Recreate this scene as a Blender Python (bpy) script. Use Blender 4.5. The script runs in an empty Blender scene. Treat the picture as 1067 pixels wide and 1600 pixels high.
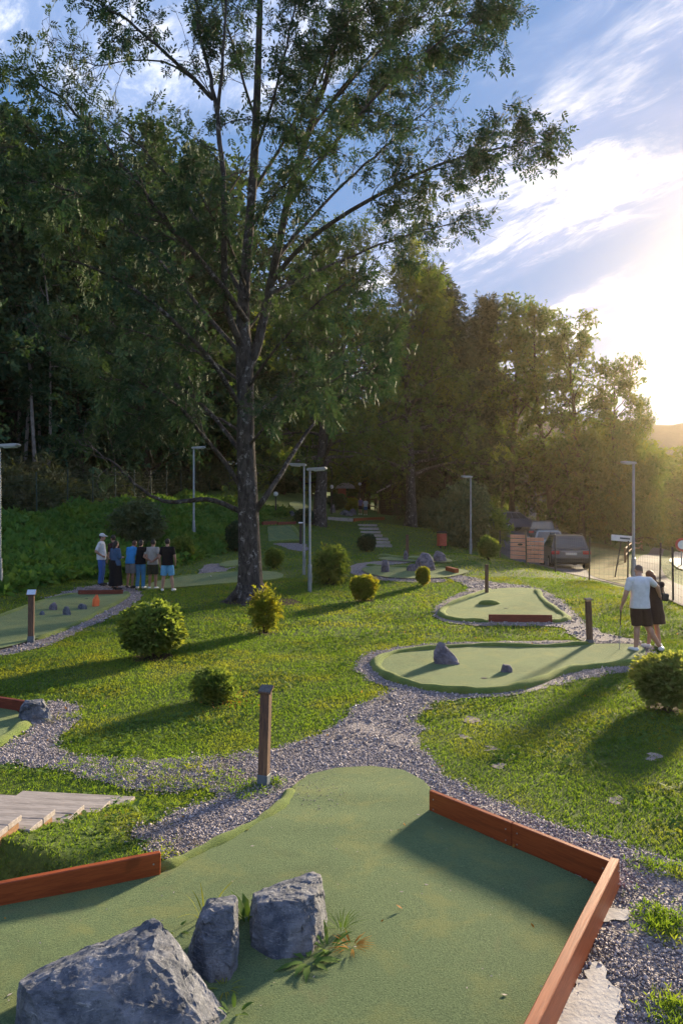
import bpy, bmesh, math, random
import numpy as np
from mathutils import Vector, Matrix, geometry as mgeo

R = math.radians
rng = np.random.default_rng(7)
random.seed(7)
S = bpy.context.scene
COL = S.collection

# ------------------------------------------------------------------ camera
LENS = 26.0
F = LENS / 36.0 * 1600.0          # focal length in photograph pixels
CX, CY = 533.5, 800.0
cam_d = bpy.data.cameras.new('camera')
cam = bpy.data.objects.new('camera', cam_d)
COL.objects.link(cam)
cam.location = (0, 0, 0)
cam.rotation_euler = (R(90), 0, 0)
cam_d.lens = LENS
cam_d.sensor_fit = 'AUTO'
cam_d.sensor_width = 36
cam_d.clip_start = 0.05
cam_d.clip_end = 4000
S.camera = cam

# ------------------------------------------------------------------ sun, sky, exposure
SUN_AZ, SUN_EL = 34.0, 12.5        # to the right of straight ahead / above the horizon
sd = Vector((math.sin(R(SUN_AZ)) * math.cos(R(SUN_EL)), math.cos(R(SUN_AZ)) * math.cos(R(SUN_EL)), math.sin(R(SUN_EL))))
sun_d = bpy.data.lights.new('sun', 'SUN')
sun_d.energy = 2.05
sun_d.angle = R(5.0)
sun_d.color = (1.0, 0.81, 0.54)
sun = bpy.data.objects.new('sun', sun_d)
COL.objects.link(sun)
sun.rotation_euler = sd.to_track_quat('Z', 'Y').to_euler()

S.view_settings.view_transform = 'Standard'
S.view_settings.look = 'None'
S.view_settings.gamma = 1
S.view_settings.use_curve_mapping = False
EXPOSURE = 2.85
HAZE_D, HAZE_G = 0.00020, 0.78
S.view_settings.exposure = EXPOSURE
S.cycles.max_bounces = 8
S.cycles.diffuse_bounces = 3
S.cycles.glossy_bounces = 2
S.cycles.transmission_bounces = 6
S.cycles.transparent_max_bounces = 8
S.cycles.volume_bounces = 0
S.cycles.caustics_reflective = False
S.cycles.caustics_refractive = False
S.cycles.sample_clamp_indirect = 6.0


class NT:
    """tiny node-tree helper"""
    def __init__(s, tree):
        s.t = tree
        tree.nodes.clear()

    def n(s, kind, **kw):
        nd = s.t.nodes.new(kind)
        for k, v in kw.items():
            setattr(nd, k, v)
        return nd

    def put(s, sock, v):
        if v is None:
            return
        if hasattr(v, 'is_linked') or isinstance(v, bpy.types.NodeSocket):
            s.t.links.new(v, sock)
        else:
            if sock.type == 'RGBA' and len(v) == 3:
                v = (*v, 1)
            sock.default_value = v

    def math(s, op, a, b=None, c=None, clamp=False):
        nd = s.n('ShaderNodeMath', operation=op, use_clamp=clamp)
        for i, v in enumerate((a, b, c)):
            s.put(nd.inputs[i], v)
        return nd.outputs[0]

    def vmath(s, op, a, b=None, scale=None):
        nd = s.n('ShaderNodeVectorMath', operation=op)
        s.put(nd.inputs[0], a)
        s.put(nd.inputs[1], b)
        if scale is not None:
            s.put(nd.inputs['Scale'], scale)
        return nd.outputs['Value'] if op in ('DOT_PRODUCT', 'LENGTH') else nd.outputs[0]

    def mix(s, fac, a, b, blend='MIX'):
        nd = s.n('ShaderNodeMix', data_type='RGBA', blend_type=blend)
        s.put(nd.inputs[0], fac)
        s.put(nd.inputs[6], a)
        s.put(nd.inputs[7], b)
        return nd.outputs[2]

    def ramp(s, v, lo, hi, smooth=True):
        nd = s.n('ShaderNodeMapRange', interpolation_type='SMOOTHSTEP' if smooth else 'LINEAR')
        s.put(nd.inputs[0], v)
        nd.inputs[1].default_value = lo
        nd.inputs[2].default_value = hi
        return nd.outputs[0]

    def noise(s, vec, scale, detail=3, rough=.55, dist=0.0, col=False):
        nd = s.n('ShaderNodeTexNoise')
        s.put(nd.inputs['Vector'], vec)
        nd.inputs['Scale'].default_value = scale
        nd.inputs['Detail'].default_value = detail
        nd.inputs['Roughness'].default_value = rough
        nd.inputs['Distortion'].default_value = dist
        return nd.outputs['Color' if col else 'Fac']


world = bpy.data.worlds.new('World')
S.world = world
world.use_nodes = True
w = NT(world.node_tree)
sky = w.n('ShaderNodeTexSky', sky_type='NISHITA')
sky.sun_disc = False
sky.sun_elevation = R(SUN_EL)
sky.sun_rotation = R(SUN_AZ)
sky.altitude = 600
sky.air_density = 1.0
sky.dust_density = .4
sky.ozone_density = 2.5
tc = w.n('ShaderNodeTexCoord')
D = w.vmath('NORMALIZE', tc.outputs['Generated'])
sep = w.n('ShaderNodeSeparateXYZ')
w.put(sep.inputs[0], D)
zc = w.math('ADD', w.math('MAXIMUM', sep.outputs['Z'], 0.0), 0.16)
cmb = w.n('ShaderNodeCombineXYZ')
w.put(cmb.inputs[0], w.math('DIVIDE', sep.outputs['X'], zc))
w.put(cmb.inputs[1], w.math('DIVIDE', sep.outputs['Y'], zc))
mp = w.n('ShaderNodeMapping', vector_type='TEXTURE')
w.put(mp.inputs['Vector'], cmb.outputs[0])
mp.inputs['Location'].default_value = (6.1, 9.15, 0)
mp.inputs['Rotation'].default_value = (0, 0, R(-50))
mp.inputs['Scale'].default_value = (1.25, .62, 1)
P = mp.outputs[0]
cosg = w.math('MAXIMUM', w.vmath('DOT_PRODUCT', D, tuple(sd)), 0.0)
glow = w.math('POWER', cosg, 7.0)
glow2 = w.math('POWER', cosg, 75.0)
n_big = w.noise(P, 1.25, 6, .58, .4)
n_fine = w.noise(P, 2.7, 10, .68, .45)
n_wisp = w.noise(P, 6.0, 8, .66, .9)
veil = w.ramp(n_big, .38, .60)
bright = w.math('MULTIPLY', w.ramp(n_fine, .48, .65), w.ramp(n_big, .43, .56))
bright = w.math('ADD', bright, w.math('MULTIPLY', w.math('MULTIPLY', w.ramp(n_wisp, .50, .72), .5), veil), clamp=True)
# the thick part of a cloud is grey-blue, its thin rims are lit through by the low sun
skyc = w.mix(1.0, sky.outputs[0], (0.50, 0.62, 0.85), 'MULTIPLY')
# a photograph holds the bright part of the sky back: compress every channel softly
kk_ = w.vmath('ADD', w.vmath('SCALE', skyc, scale=1.45), (1, 1, 1))
skyc = w.vmath('MULTIPLY', w.vmath('DIVIDE', skyc, kk_), (.55, .75, 1.18))
grey = w.mix(glow, (.56, .70, 1.05), (.50, .55, .80))
c1 = w.mix(w.math('MULTIPLY', veil, .7), skyc, grey)
lit = w.mix(glow, (1.8, 1.75, 1.75), (1.25, 1.12, 1.0))
c2 = w.mix(w.math('MULTIPLY', bright, w.math('ADD', w.math('MULTIPLY', glow, .3), .75, clamp=True)), c1, lit)
c3 = w.mix(w.math('MULTIPLY', glow2, .8), c2, (2.1, 1.65, .95))
bg = w.n('ShaderNodeBackground')
w.put(bg.inputs['Color'], c3)
bg.inputs['Strength'].default_value = 0.15
wo = w.n('ShaderNodeOutputWorld')
w.put(wo.inputs[0], bg.outputs[0])


# ------------------------------------------------------------------ materials
def principled(t, col, rough, spec=.3, bump=None, bstr=.3, bdist=.02, metal=0.0):
    p = t.n('ShaderNodeBsdfPrincipled')
    t.put(p.inputs['Base Color'], col)
    t.put(p.inputs['Roughness'], rough)
    p.inputs['Specular IOR Level'].default_value = spec
    p.inputs['Metallic'].default_value = metal
    if bump is not None:
        b = t.n('ShaderNodeBump')
        b.inputs['Strength'].default_value = bstr
        b.inputs['Distance'].default_value = bdist
        t.put(b.inputs['Height'], bump)
        t.put(p.inputs['Normal'], b.outputs[0])
    return p


def newmat(name):
    m = bpy.data.materials.new(name)
    m.use_nodes = True
    t = NT(m.node_tree)
    return m, t


def finish(t, shader):
    o = t.n('ShaderNodeOutputMaterial')
    t.put(o.inputs['Surface'], shader)


def objco(t, scale=(1, 1, 1)):
    c = t.n('ShaderNodeTexCoord').outputs['Object']
    if scale != (1, 1, 1):
        m = t.n('ShaderNodeMapping')
        t.put(m.inputs['Vector'], c)
        m.inputs['Scale'].default_value = scale
        c = m.outputs[0]
    return c


def plain(name, c1, c2=None, scale=8, rough=.7, spec=.3, bstr=0.0, bscale=None, metal=0.0, stretch=(1, 1, 1), bdist=.01):
    m, t = newmat(name)
    co = objco(t, stretch)
    c2 = c2 or tuple(.7 * x for x in c1)
    f = t.ramp(t.noise(co, scale, 4, .6), .3, .7)
    col = t.mix(f, c1, c2)
    bump = t.noise(co, bscale or scale * 3, 4, .6) if bstr else None
    p = principled(t, col, rough, spec, bump, bstr, bdist, metal)
    finish(t, p.outputs[0])
    return m


def leafmat(name, c1, c2, c3, cl_scale=.35, transl=.35, rough=.7, tint=(1.25, 1.15, .45)):
    m, t = newmat(name)
    co = objco(t)
    g = t.n('ShaderNodeNewGeometry')
    rnd = g.outputs['Random Per Island']
    col = t.mix(rnd, c1, c2)
    col = t.mix(t.math('MULTIPLY', t.ramp(t.noise(co, cl_scale, 2, .5), .45, .68), .8), col, c3)
    d = principled(t, col, rough, .08)
    tr = t.n('ShaderNodeBsdfTranslucent')
    t.put(tr.inputs['Color'], t.mix(1.0, col, tint, 'MULTIPLY'))
    mx = t.n('ShaderNodeMixShader')
    mx.inputs[0].default_value = transl
    t.put(mx.inputs[1], d.outputs[0])
    t.put(mx.inputs[2], tr.outputs[0])
    finish(t, mx.outputs[0])
    return m


MT = {}
MT['leaf_ash'] = leafmat('ash_leaf', (.026, .062, .034), (.05, .09, .044), (.08, .115, .042), .4, .2, tint=(1.0, 1.05, .7))
MT['leaf_mid'] = leafmat('sunlit_ash_leaf', (.05, .10, .034), (.10, .15, .045), (.15, .17, .04), .35, .42)  # copy of the ash leaf with sunlight put into its brighter colours
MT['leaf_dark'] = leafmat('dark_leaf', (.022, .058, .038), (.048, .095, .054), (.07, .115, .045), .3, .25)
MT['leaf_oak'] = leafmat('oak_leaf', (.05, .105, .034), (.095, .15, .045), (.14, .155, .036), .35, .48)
MT['leaf_pine'] = leafmat('conifer_needle', (.025, .045, .03), (.05, .07, .04), (.06, .07, .03), .4, .15)
MT['leaf_shrub'] = leafmat('shrub_leaf', (.11, .18, .05), (.19, .26, .08), (.25, .27, .055), 1.5, .5)
MT['leaf_yellow'] = leafmat('yellow_shrub_leaf', (.15, .20, .035), (.26, .28, .05), (.32, .27, .035), 2.0, .5)
MT['leaf_pale'] = leafmat('pale_shrub_leaf', (.15, .20, .06), (.27, .31, .12), (.30, .30, .10), 1.5, .5)
MT['leaf_grey'] = leafmat('grey_shrub_leaf', (.08, .12, .07), (.14, .18, .10), (.16, .17, .08), 1.5, .3)
MT['leaf_weed'] = leafmat('weed_leaf', (.06, .13, .03), (.11, .19, .05), (.14, .2, .05), 6, .4)
MT['leaf_bank'] = leafmat('bank_leaf', (.07, .17, .045), (.12, .23, .06), (.15, .24, .05), .7, .45)
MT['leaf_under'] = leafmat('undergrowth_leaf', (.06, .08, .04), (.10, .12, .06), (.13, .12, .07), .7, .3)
MT['leaf_rust'] = leafmat('withered_leaf', (.30, .13, .03), (.42, .22, .05), (.25, .15, .03), 6, .4)
MT['grass'] = leafmat('grass_blade', (.09, .185, .028), (.175, .265, .045), (.24, .27, .045), .9, .5)
MT['bark'] = None


def bark_mat(name, c1, c2, lichen):
    m, t = newmat(name)
    co = objco(t, (1, 1, .35))
    n1 = t.noise(co, 9, 5, .65, .4)
    col = t.mix(t.ramp(n1, .35, .65), c1, c2)
    co2 = objco(t)
    sp = t.ramp(t.noise(co2, 5.0, 6, .7), .56, .66)
    col = t.mix(t.math('MULTIPLY', sp, .7), col, lichen)
    p = principled(t, col, .95, .1, t.noise(co, 14, 5, .7), 1.0, .09)
    finish(t, p.outputs[0])
    return m


MT['bark'] = bark_mat('grey_bark', (.035, .032, .031), (.10, .09, .085), (.36, .35, .34))
MT['bark_dark'] = bark_mat('dark_bark', (.03, .024, .018), (.07, .055, .042), (.13, .12, .10))
MT['bark_pale'] = bark_mat('pale_bark', (.20, .17, .15), (.33, .29, .26), (.4, .38, .34))


def ground_mat():
    m, t = newmat('lawn_ground')
    co = objco(t)
    a = t.noise(co, .55, 4, .6)
    b = t.noise(co, 22, 4, .7)
    c = t.noise(co, 3.2, 4, .6)
    col = t.mix(t.ramp(b, .32, .68), (.035, .07, .018), (.10, .155, .032))
    col = t.mix(t.math('MULTIPLY', t.ramp(a, .5, .72), .55), col, (.15, .165, .04))
    col = t.mix(t.math('MULTIPLY', t.ramp(c, .60, .76), .55), col, (.13, .11, .06))
    p = principled(t, col, .9, .15, t.noise(co, 40, 4, .8), .8, .04)
    finish(t, p.outputs[0])
    return m


MT['ground'] = ground_mat()


def gravel_mat():
    m, t = newmat('crushed_stone')
    co = objco(t)
    v = t.n('ShaderNodeTexVoronoi')
    t.put(v.inputs['Vector'], co)
    v.inputs['Scale'].default_value = 34
    hsv = t.n('ShaderNodeSeparateColor')
    t.put(hsv.inputs[0], v.outputs['Color'])
    col = t.mix(hsv.outputs[0], (.165, .142, .148), (.40, .36, .37))
    edge = t.ramp(v.outputs['Distance'], .25, .62)
    col = t.mix(t.math('MULTIPLY', edge, .45), col, (.07, .06, .065))
    big = t.noise(co, 1.1, 4, .6)
    col = t.mix(t.math('MULTIPLY', t.ramp(big, .5, .72), .55), col, (.17, .135, .105))
    p = principled(t, col, .85, .25, t.math('SUBTRACT', 1.0, v.outputs['Distance']), 1.0, .02)
    finish(t, p.outputs[0])
    return m


MT['gravel'] = gravel_mat()


def stone_bits_mat():
    m, t = newmat('stone_chips')
    g = t.n('ShaderNodeNewGeometry')
    r = g.outputs['Random Per Island']
    col = t.mix(t.ramp(r, .0, 1.0, False), (.165, .142, .148), (.46, .41, .42))
    col = t.mix(t.math('MULTIPLY', t.ramp(t.noise(objco(t), 1.1, 4, .6), .5, .72), .4), col, (.22, .17, .13))
    p = principled(t, col, .75, .4)
    finish(t, p.outputs[0])
    return m


MT['chips'] = stone_bits_mat()


def turf_mat(name, c1, c2, c3):
    m, t = newmat(name)
    co = objco(t)
    fine = t.noise(co, 75, 4, .85)
    mid = t.noise(co, 2.3, 5, .65, .3)
    speck = t.noise(co, 45, 3, .7)
    col = t.mix(t.ramp(fine, .38, .62), tuple(.8 * x for x in c1), tuple(1.15 * x for x in c2))
    col = t.mix(t.math('MULTIPLY', t.ramp(mid, .45, .70), .7), col, c3)
    stain = t.ramp(t.noise(co, 1.25, 6, .7, .8), .58, .70)
    col = t.mix(t.math('MULTIPLY', stain, .4), col, (.12, .105, .05))
    big = t.noise(co, .85, 5, .65, .5)
    col = t.mix(t.math('MULTIPLY', t.ramp(big, .50, .66), .45), col, tuple(.62 * x for x in c1))
    col = t.mix(t.math('MULTIPLY', t.ramp(speck, .60, .72), .5), col, tuple(.45 * x for x in c1))
    p = principled(t, col, .95, .12, fine, .9, .012)
    p.inputs['Sheen Weight'].default_value = .25
    p.inputs['Sheen Tint'].default_value = (.75, .85, .5, 1)
    finish(t, p.outputs[0])
    return m


MT['turf'] = turf_mat('putting_turf', (.036, .08, .036), (.09, .138, .058), (.14, .155, .048))
MT['rim'] = turf_mat('turf_rim', (.06, .105, .026), (.13, .18, .04), (.18, .20, .045))


def wood_mat(name, c1, c2, c3, axis_scale=(1, 1, 1), rough=.5, spec=.35):
    m, t = newmat(name)
    co = objco(t, axis_scale)
    g = t.noise(co, 9, 5, .65, 1.2)
    k = t.noise(co, 2.2, 3, .6)
    col = t.mix(t.ramp(g, .40, .60), c1, c2)
    kn = t.ramp(t.noise(objco(t), 2.6, 3, .5, 0), .66, .74)
    col = t.mix(t.math('MULTIPLY', kn, .5), col, tuple(.35 * x for x in c1))
    col = t.mix(t.math('MULTIPLY', t.ramp(k, .55, .72), .6), col, c3)
    p = principled(t, col, rough, spec, g, .25, .006)
    finish(t, p.outputs[0])
    return m


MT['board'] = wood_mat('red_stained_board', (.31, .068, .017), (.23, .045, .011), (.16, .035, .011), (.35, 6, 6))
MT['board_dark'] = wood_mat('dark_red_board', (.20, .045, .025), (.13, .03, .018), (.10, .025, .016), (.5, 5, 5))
MT['post'] = wood_mat('weathered_post', (.16, .095, .065), (.09, .06, .05), (.26, .17, .10), (6, 6, .5), .85, .15)
MT['plank'] = wood_mat('weathered_plank', (.40, .355, .325), (.27, .24, .22), (.19, .165, .15), (.6, 6, 6), .85, .15)
MT['plank_side'] = wood_mat('plank_side', (.30, .17, .09), (.20, .11, .06), (.15, .09, .05), (1, 1, 5), .85, .15)
MT['hut'] = wood_mat('dark_hut_wood', (.05, .035, .028), (.03, .022, .018), (.065, .045, .03), (1, 1, 6), .85, .15)


def rock_mat(name='grey_blue_rock', a=(.04, .052, .078), b=(.19, .20, .235), vein=(.50, .49, .52), warm=(.20, .165, .14)):
    m, t = newmat(name)
    co = objco(t)
    st = objco(t, (1.3, 1.3, 4.5))
    n1 = t.noise(co, 4.5, 6, .68, .6)
    n2 = t.noise(st, 5.5, 6, .7, 1.4)
    n3 = t.noise(co, 38, 6, .8)
    col = t.mix(t.ramp(n1, .33, .66), a, b)
    col = t.mix(t.math('MULTIPLY', t.ramp(n2, .56, .70), .55), col, vein)
    col = t.mix(t.math('MULTIPLY', t.ramp(t.noise(co, 2.1, 4, .6), .52, .68), .45), col, warm)
    col = t.mix(t.math('MULTIPLY', t.ramp(n3, .53, .66), .6), col, tuple(.35 * x for x in a))
    col = t.mix(t.math('MULTIPLY', t.ramp(t.noise(co, 55, 4, .8), .60, .70), .45), col, vein)
    h = t.math('ADD', t.math('MULTIPLY', n1, 1.2), t.math('ADD', t.math('MULTIPLY', n3, .35), n2))
    p = principled(t, col, .75, .35, h, .75, .03)
    finish(t, p.outputs[0])
    return m


MT['rock'] = rock_mat()
MT['rock_purple'] = rock_mat('purple_rock', (.08, .07, .09), (.22, .195, .235), (.36, .33, .36), (.22, .17, .16))
MT['asphalt'] = plain('asphalt', (.105, .098, .105), (.075, .07, .075), 3, .9, .2, .4, 60)
MT['road'] = plain('pale_road', (.22, .20, .19), (.16, .15, .145), 2, .6, .3, .3, 60)  # pale tone stands in for the bright reflection lying on the road
MT['dry'] = plain('dry_slope', (.20, .15, .06), (.11, .12, .04), .8, .95, .1, .6, 12, bdist=.05)
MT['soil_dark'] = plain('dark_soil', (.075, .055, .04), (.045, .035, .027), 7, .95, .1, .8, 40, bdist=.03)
MT['concrete_pale'] = plain('pale_concrete', (.55, .52, .48), (.42, .39, .36), 6, .9, .15, .6, 30)
MT['soil'] = plain('bare_soil', (.34, .28, .25), (.22, .18, .16), 9, .95, .1, .6, 50)
MT['concrete'] = plain('concrete', (.46, .42, .37), (.33, .29, .25), 7, .9, .15, .5, 25)
MT['galv'] = plain('galvanised_steel', (.36, .38, .40), (.27, .29, .31), 5, .45, .5, metal=.6)
MT['lamp_white'] = plain('lamp_cover', (.72, .72, .70), (.6, .6, .58), 5, .4, .5)
MT['lamp_grey'] = plain('lamp_housing', (.42, .43, .44), (.35, .36, .37), 5, .45, .4)
MT['green_post'] = plain('green_fence_paint', (.02, .05, .035), (.015, .035, .025), 5, .5, .4)
MT['brown_post'] = plain('brown_fence_paint', (.055, .045, .04), (.04, .035, .03), 5, .6, .3)
MT['wire'] = plain('fence_wire', (.10, .12, .11), (.08, .09, .085), 5, .5, .4)
MT['black'] = plain('black_plastic', (.02, .02, .022), (.014, .014, .015), 8, .5, .4)
MT['white'] = plain('white_paint', (.75, .74, .72), (.66, .65, .63), 8, .5, .4)
MT['redbin'] = plain('red_bin_paint', (.42, .075, .045), (.33, .055, .035), 8, .5, .4)
MT['sign_blue'] = plain('sign_face', (.55, .64, .74), (.40, .47, .56), 60, .4, .4)
MT['sign_dark'] = plain('dark_sign_face', (.07, .07, .075), (.14, .14, .14), 70, .8, .1)
MT['steel_shoe'] = plain('post_shoe', (.12, .15, .18), (.09, .11, .13), 9, .6, .3)
MT['peach'] = plain('peach_slat', (.86, .42, .28), (.76, .34, .21), 6, .7, .3)
MT['skin'] = plain('skin', (.46, .26, .185), (.41, .225, .155), 12, .55, .35)
MT['skin_tan'] = plain('tanned_skin', (.34, .18, .12), (.29, .15, .10), 12, .55, .35)
MT['hair'] = plain('dark_hair', (.025, .018, .014), (.04, .028, .02), 60, .6, .4)
MT['hair_brown'] = plain('brown_hair', (.12, .05, .03), (.08, .033, .02), 60, .55, .4)


def cloth(name, c):
    return plain(name, c, tuple(.82 * x for x in c), 9, .9, .12, .35, 14, bdist=.03)


def link(o, parent=None):
    COL.objects.link(o)
    if parent is not None:
        o.parent = parent
    return o


def tag(o, label=None, cat=None, group=None, kind=None):
    if label:
        o['label'] = label
    if cat:
        o['category'] = cat
    if group:
        o['group'] = group
    if kind:
        o['kind'] = kind
    return o


def empty(name, loc, rz=0.0, label=None, cat=None, group=None):
    o = bpy.data.objects.new(name, None)
    o.empty_display_size = .2
    o.location = loc
    o.rotation_euler = (0, 0, rz)
    link(o)
    return tag(o, label, cat, group)


def mesh_np(name, V, Fc, mat=None, smooth=False):
    V = np.ascontiguousarray(V, dtype=np.float32)
    Fc = np.ascontiguousarray(Fc, dtype=np.int32)
    me = bpy.data.meshes.new(name)
    n, k = Fc.shape
    me.vertices.add(len(V))
    me.vertices.foreach_set('co', V.ravel())
    me.loops.add(n * k)
    me.loops.foreach_set('vertex_index', Fc.ravel())
    me.polygons.add(n)
    me.polygons.foreach_set('loop_start', np.arange(0, n * k, k, dtype=np.int32))
    me.polygons.foreach_set('loop_total', np.full(n, k, dtype=np.int32))
    if smooth:
        me.polygons.foreach_set('use_smooth', np.ones(n, dtype=bool))
    me.update(calc_edges=True)
    if mat:
        me.materials.append(mat)
    return me


def obj(name, me, parent=None, loc=None, kind=None):
    o = bpy.data.objects.new(name, me)
    if loc is not None:
        o.location = loc
    link(o, parent)
    if kind:
        o['kind'] = kind
    return o


class MB:
    """collects simple shapes and links them as one mesh object"""
    def __init__(s):
        s.bm = bmesh.new()

    def box(s, c, size, rot=None, bevel=0.0):
        r = bmesh.ops.create_cube(s.bm, size=1.0)
        vs = r['verts']
        M = Matrix.Translation(Vector(c)) @ (rot.to_4x4() if rot is not None else Matrix.Identity(4)) @ Matrix.Diagonal((*size, 1))
        bmesh.ops.transform(s.bm, matrix=M, verts=vs)
        if bevel:
            es = list({e for v in vs for e in v.link_edges})
            bmesh.ops.bevel(s.bm, geom=es, offset=bevel, segments=1, affect='EDGES', clamp_overlap=True)
        return s

    def tube(s, pts, rad, n=8, caps=True):
        pts = [Vector(p) for p in pts]
        if not hasattr(rad, '__len__'):
            rad = [rad] * len(pts)
        rings = []
        prev = None
        for i, p in enumerate(pts):
            d = (pts[min(i + 1, len(pts) - 1)] - pts[max(i - 1, 0)]).normalized()
            if prev is None:
                a = Vector((0, 0, 1)) if abs(d.z) < .9 else Vector((1, 0, 0))
                u = d.cross(a).normalized()
            else:
                u = (prev - d * prev.dot(d)).normalized()
            prev = u
            v = d.cross(u)
            rings.append([s.bm.verts.new(p + (u * math.cos(2 * math.pi * k / n) + v * math.sin(2 * math.pi * k / n)) * rad[i]) for k in range(n)])
        for a, b in zip(rings, rings[1:]):
            for k in range(n):
                s.bm.faces.new((a[k], a[(k + 1) % n], b[(k + 1) % n], b[k]))
        if caps:
            s.bm.faces.new(rings[0][::-1])
            s.bm.faces.new(rings[-1])
        return s

    def loft(s, rows, n=20):
        """stack of elliptical rings: (centre, rx, ry)"""
        rings = [[s.bm.verts.new((c[0] + rx * math.cos(2 * math.pi * k / n), c[1] + ry * math.sin(2 * math.pi * k / n), c[2])) for k in range(n)] for c, rx, ry in rows]
        for a, b in zip(rings, rings[1:]):
            for k in range(n):
                s.bm.faces.new((a[k], a[(k + 1) % n], b[(k + 1) % n], b[k]))
        s.bm.faces.new(rings[0][::-1])
        s.bm.faces.new(rings[-1])
        return s

    def ball(s, c, r, seg=12, rings=8, rot=None):
        q = bmesh.ops.create_uvsphere(s.bm, u_segments=seg, v_segments=rings, radius=1.0)
        rr = (r, r, r) if not hasattr(r, '__len__') else r
        M = Matrix.Translation(Vector(c)) @ (rot.to_4x4() if rot is not None else Matrix.Identity(4)) @ Matrix.Diagonal((*rr, 1))
        bmesh.ops.transform(s.bm, matrix=M, verts=q['verts'])
        return s

    def prism(s, poly, axis, a, b, taper=None):
        """poly in the plane across 'axis' ('x': (y,z)); taper=(factor at a, at b) not used when None"""
        def mk(u, v, w):
            return {'x': (w, u, v), 'y': (u, w, v), 'z': (u, v, w)}[axis]
        A = [s.bm.verts.new(mk(u, v, a)) for u, v in poly]
        B = [s.bm.verts.new(mk(u, v, b)) for u, v in poly]
        n = len(poly)
        s.bm.faces.new(A[::-1])
        s.bm.faces.new(B)
        for i in range(n):
            s.bm.faces.new((A[i], A[(i + 1) % n], B[(i + 1) % n], B[i]))
        return s

    def build(s, name, mat, parent=None, loc=None, smooth=False, bevel=0.0):
        bmesh.ops.recalc_face_normals(s.bm, faces=s.bm.faces)
        if bevel:
            es = [e for e in s.bm.edges if e.is_manifold and e.calc_face_angle(0) > .5]
            bmesh.ops.bevel(s.bm, geom=es, offset=bevel, segments=2, affect='EDGES', clamp_overlap=True)
        me = bpy.data.meshes.new(name)
        s.bm.to_mesh(me)
        s.bm.free()
        if mat:
            me.materials.append(mat)
        if smooth:
            for p in me.polygons:
                p.use_smooth = True
        return obj(name, me, parent, loc)


def copy_tree(o, parent=None):
    c = o.copy()
    link(c, parent)
    for ch in list(o.children):
        copy_tree(ch, c)
    return c

# ------------------------------------------------------------------ terrain
CP = np.array([
    (0, 1, -3.0), (0, 4, -3.0), (-3.4, 5, -2.85), (3.5, 5, -3.0), (0, 7, -3.0), (-3.2, 8.5, -2.97), (3.5, 8.5, -3.0), (0, 10.5, -3.0), (4.6, 11, -3.0),
    (-5, 11, -2.93), (0, 15, -2.93), (6.5, 15, -2.93), (-6.5, 15, -2.76), (-10, 14, -2.6), (3.5, 20, -2.82), (-3, 22, -2.72), (0, 25, -2.66), (-6, 24.7, -2.62),
    (-8.4, 25.4, -2.5), (-9.2, 20, -2.4), (-6.6, 29, -2.38), (-5.2, 35, -2.1), (-2.5, 33, -2.25), (1, 35, -2.22), (6, 35, -2.0), (6, 45, -2.14), (1, 45, -2.0), (-3, 43, -1.85),
    (1.6, 48, -1.65), (1.8, 52, -1.0), (5.5, 53, -1.3), (-1, 52, -.85), (-4.5, 47, -.5), (-5, 55, .55), (2, 60, -.6), (2, 75, -.25), (2, 95, .5), (-8, 40, -.6), (-6.2, 41, -1.4),
    (-12, 24, -1.35), (-14.5, 26, -.75), (-14.2, 33, -.3), (-13.7, 35, -.1), (-12.4, 42, .4), (-11.3, 49.5, .8), (-18, 35, 1.2), (-19, 50, 3), (-26, 50, 7), (-36, 62, 11), (-15, 70, 5), (-5, 72, 1.8), (-32, 30, 6), (-22, 22, 1),
    (-60, 70, 17), (-60, 30, 11), (-30, 100, 11), (-90, 110, 18), (-10, 130, 6), (0, -10, -2), (-25, 0, -1), (25, 0, -3.2),
    (9.8, 21.7, -2.64), (9.6, 28, -2.62), (9.7, 34, -2.72), (9.5, 44, -2.72), (11.5, 38, -2.86), (12.8, 46, -2.65), (14.8, 55, -2.15), (14.3, 62, -1.5), (10, 60, -1.5), (14, 75, -1.0), (8, 90, -.3),
    (15, 33, -2.9), (15.2, 39, -2.9), (14, 24, -2.85), (17, 38, -2.6), (18, 50, -2.7), (22, 60, -3.1), (26, 60, -3.2), (24, 40, -3.4), (24, 25, -3.6), (35, 75, -4.5), (45, 50, -8), (60, 110, -14), (110, 60, -30), (20, 85, -1.6), (110, 200, -40), (30, 180, -8), (-60, 250, 13), (260, 120, -60), (300, 320, -60), (80, 330, -45),
], dtype=float)


def _phi(r2, c=4.0):
    return np.sqrt(r2 + c * c)


def _fit():
    X = CP[:, :2]
    n = len(X)
    r2 = ((X[:, None] - X[None]) ** 2).sum(-1)
    A = np.zeros((n + 3, n + 3))
    A[:n, :n] = _phi(r2) - np.eye(n) * .15
    A[:n, n] = 1
    A[:n, n + 1:] = X
    A[n, :n] = 1
    A[n + 1:, :n] = X.T
    b = np.zeros(n + 3)
    b[:n] = CP[:, 2]
    return np.linalg.solve(A, b)


_W = _fit()


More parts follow.
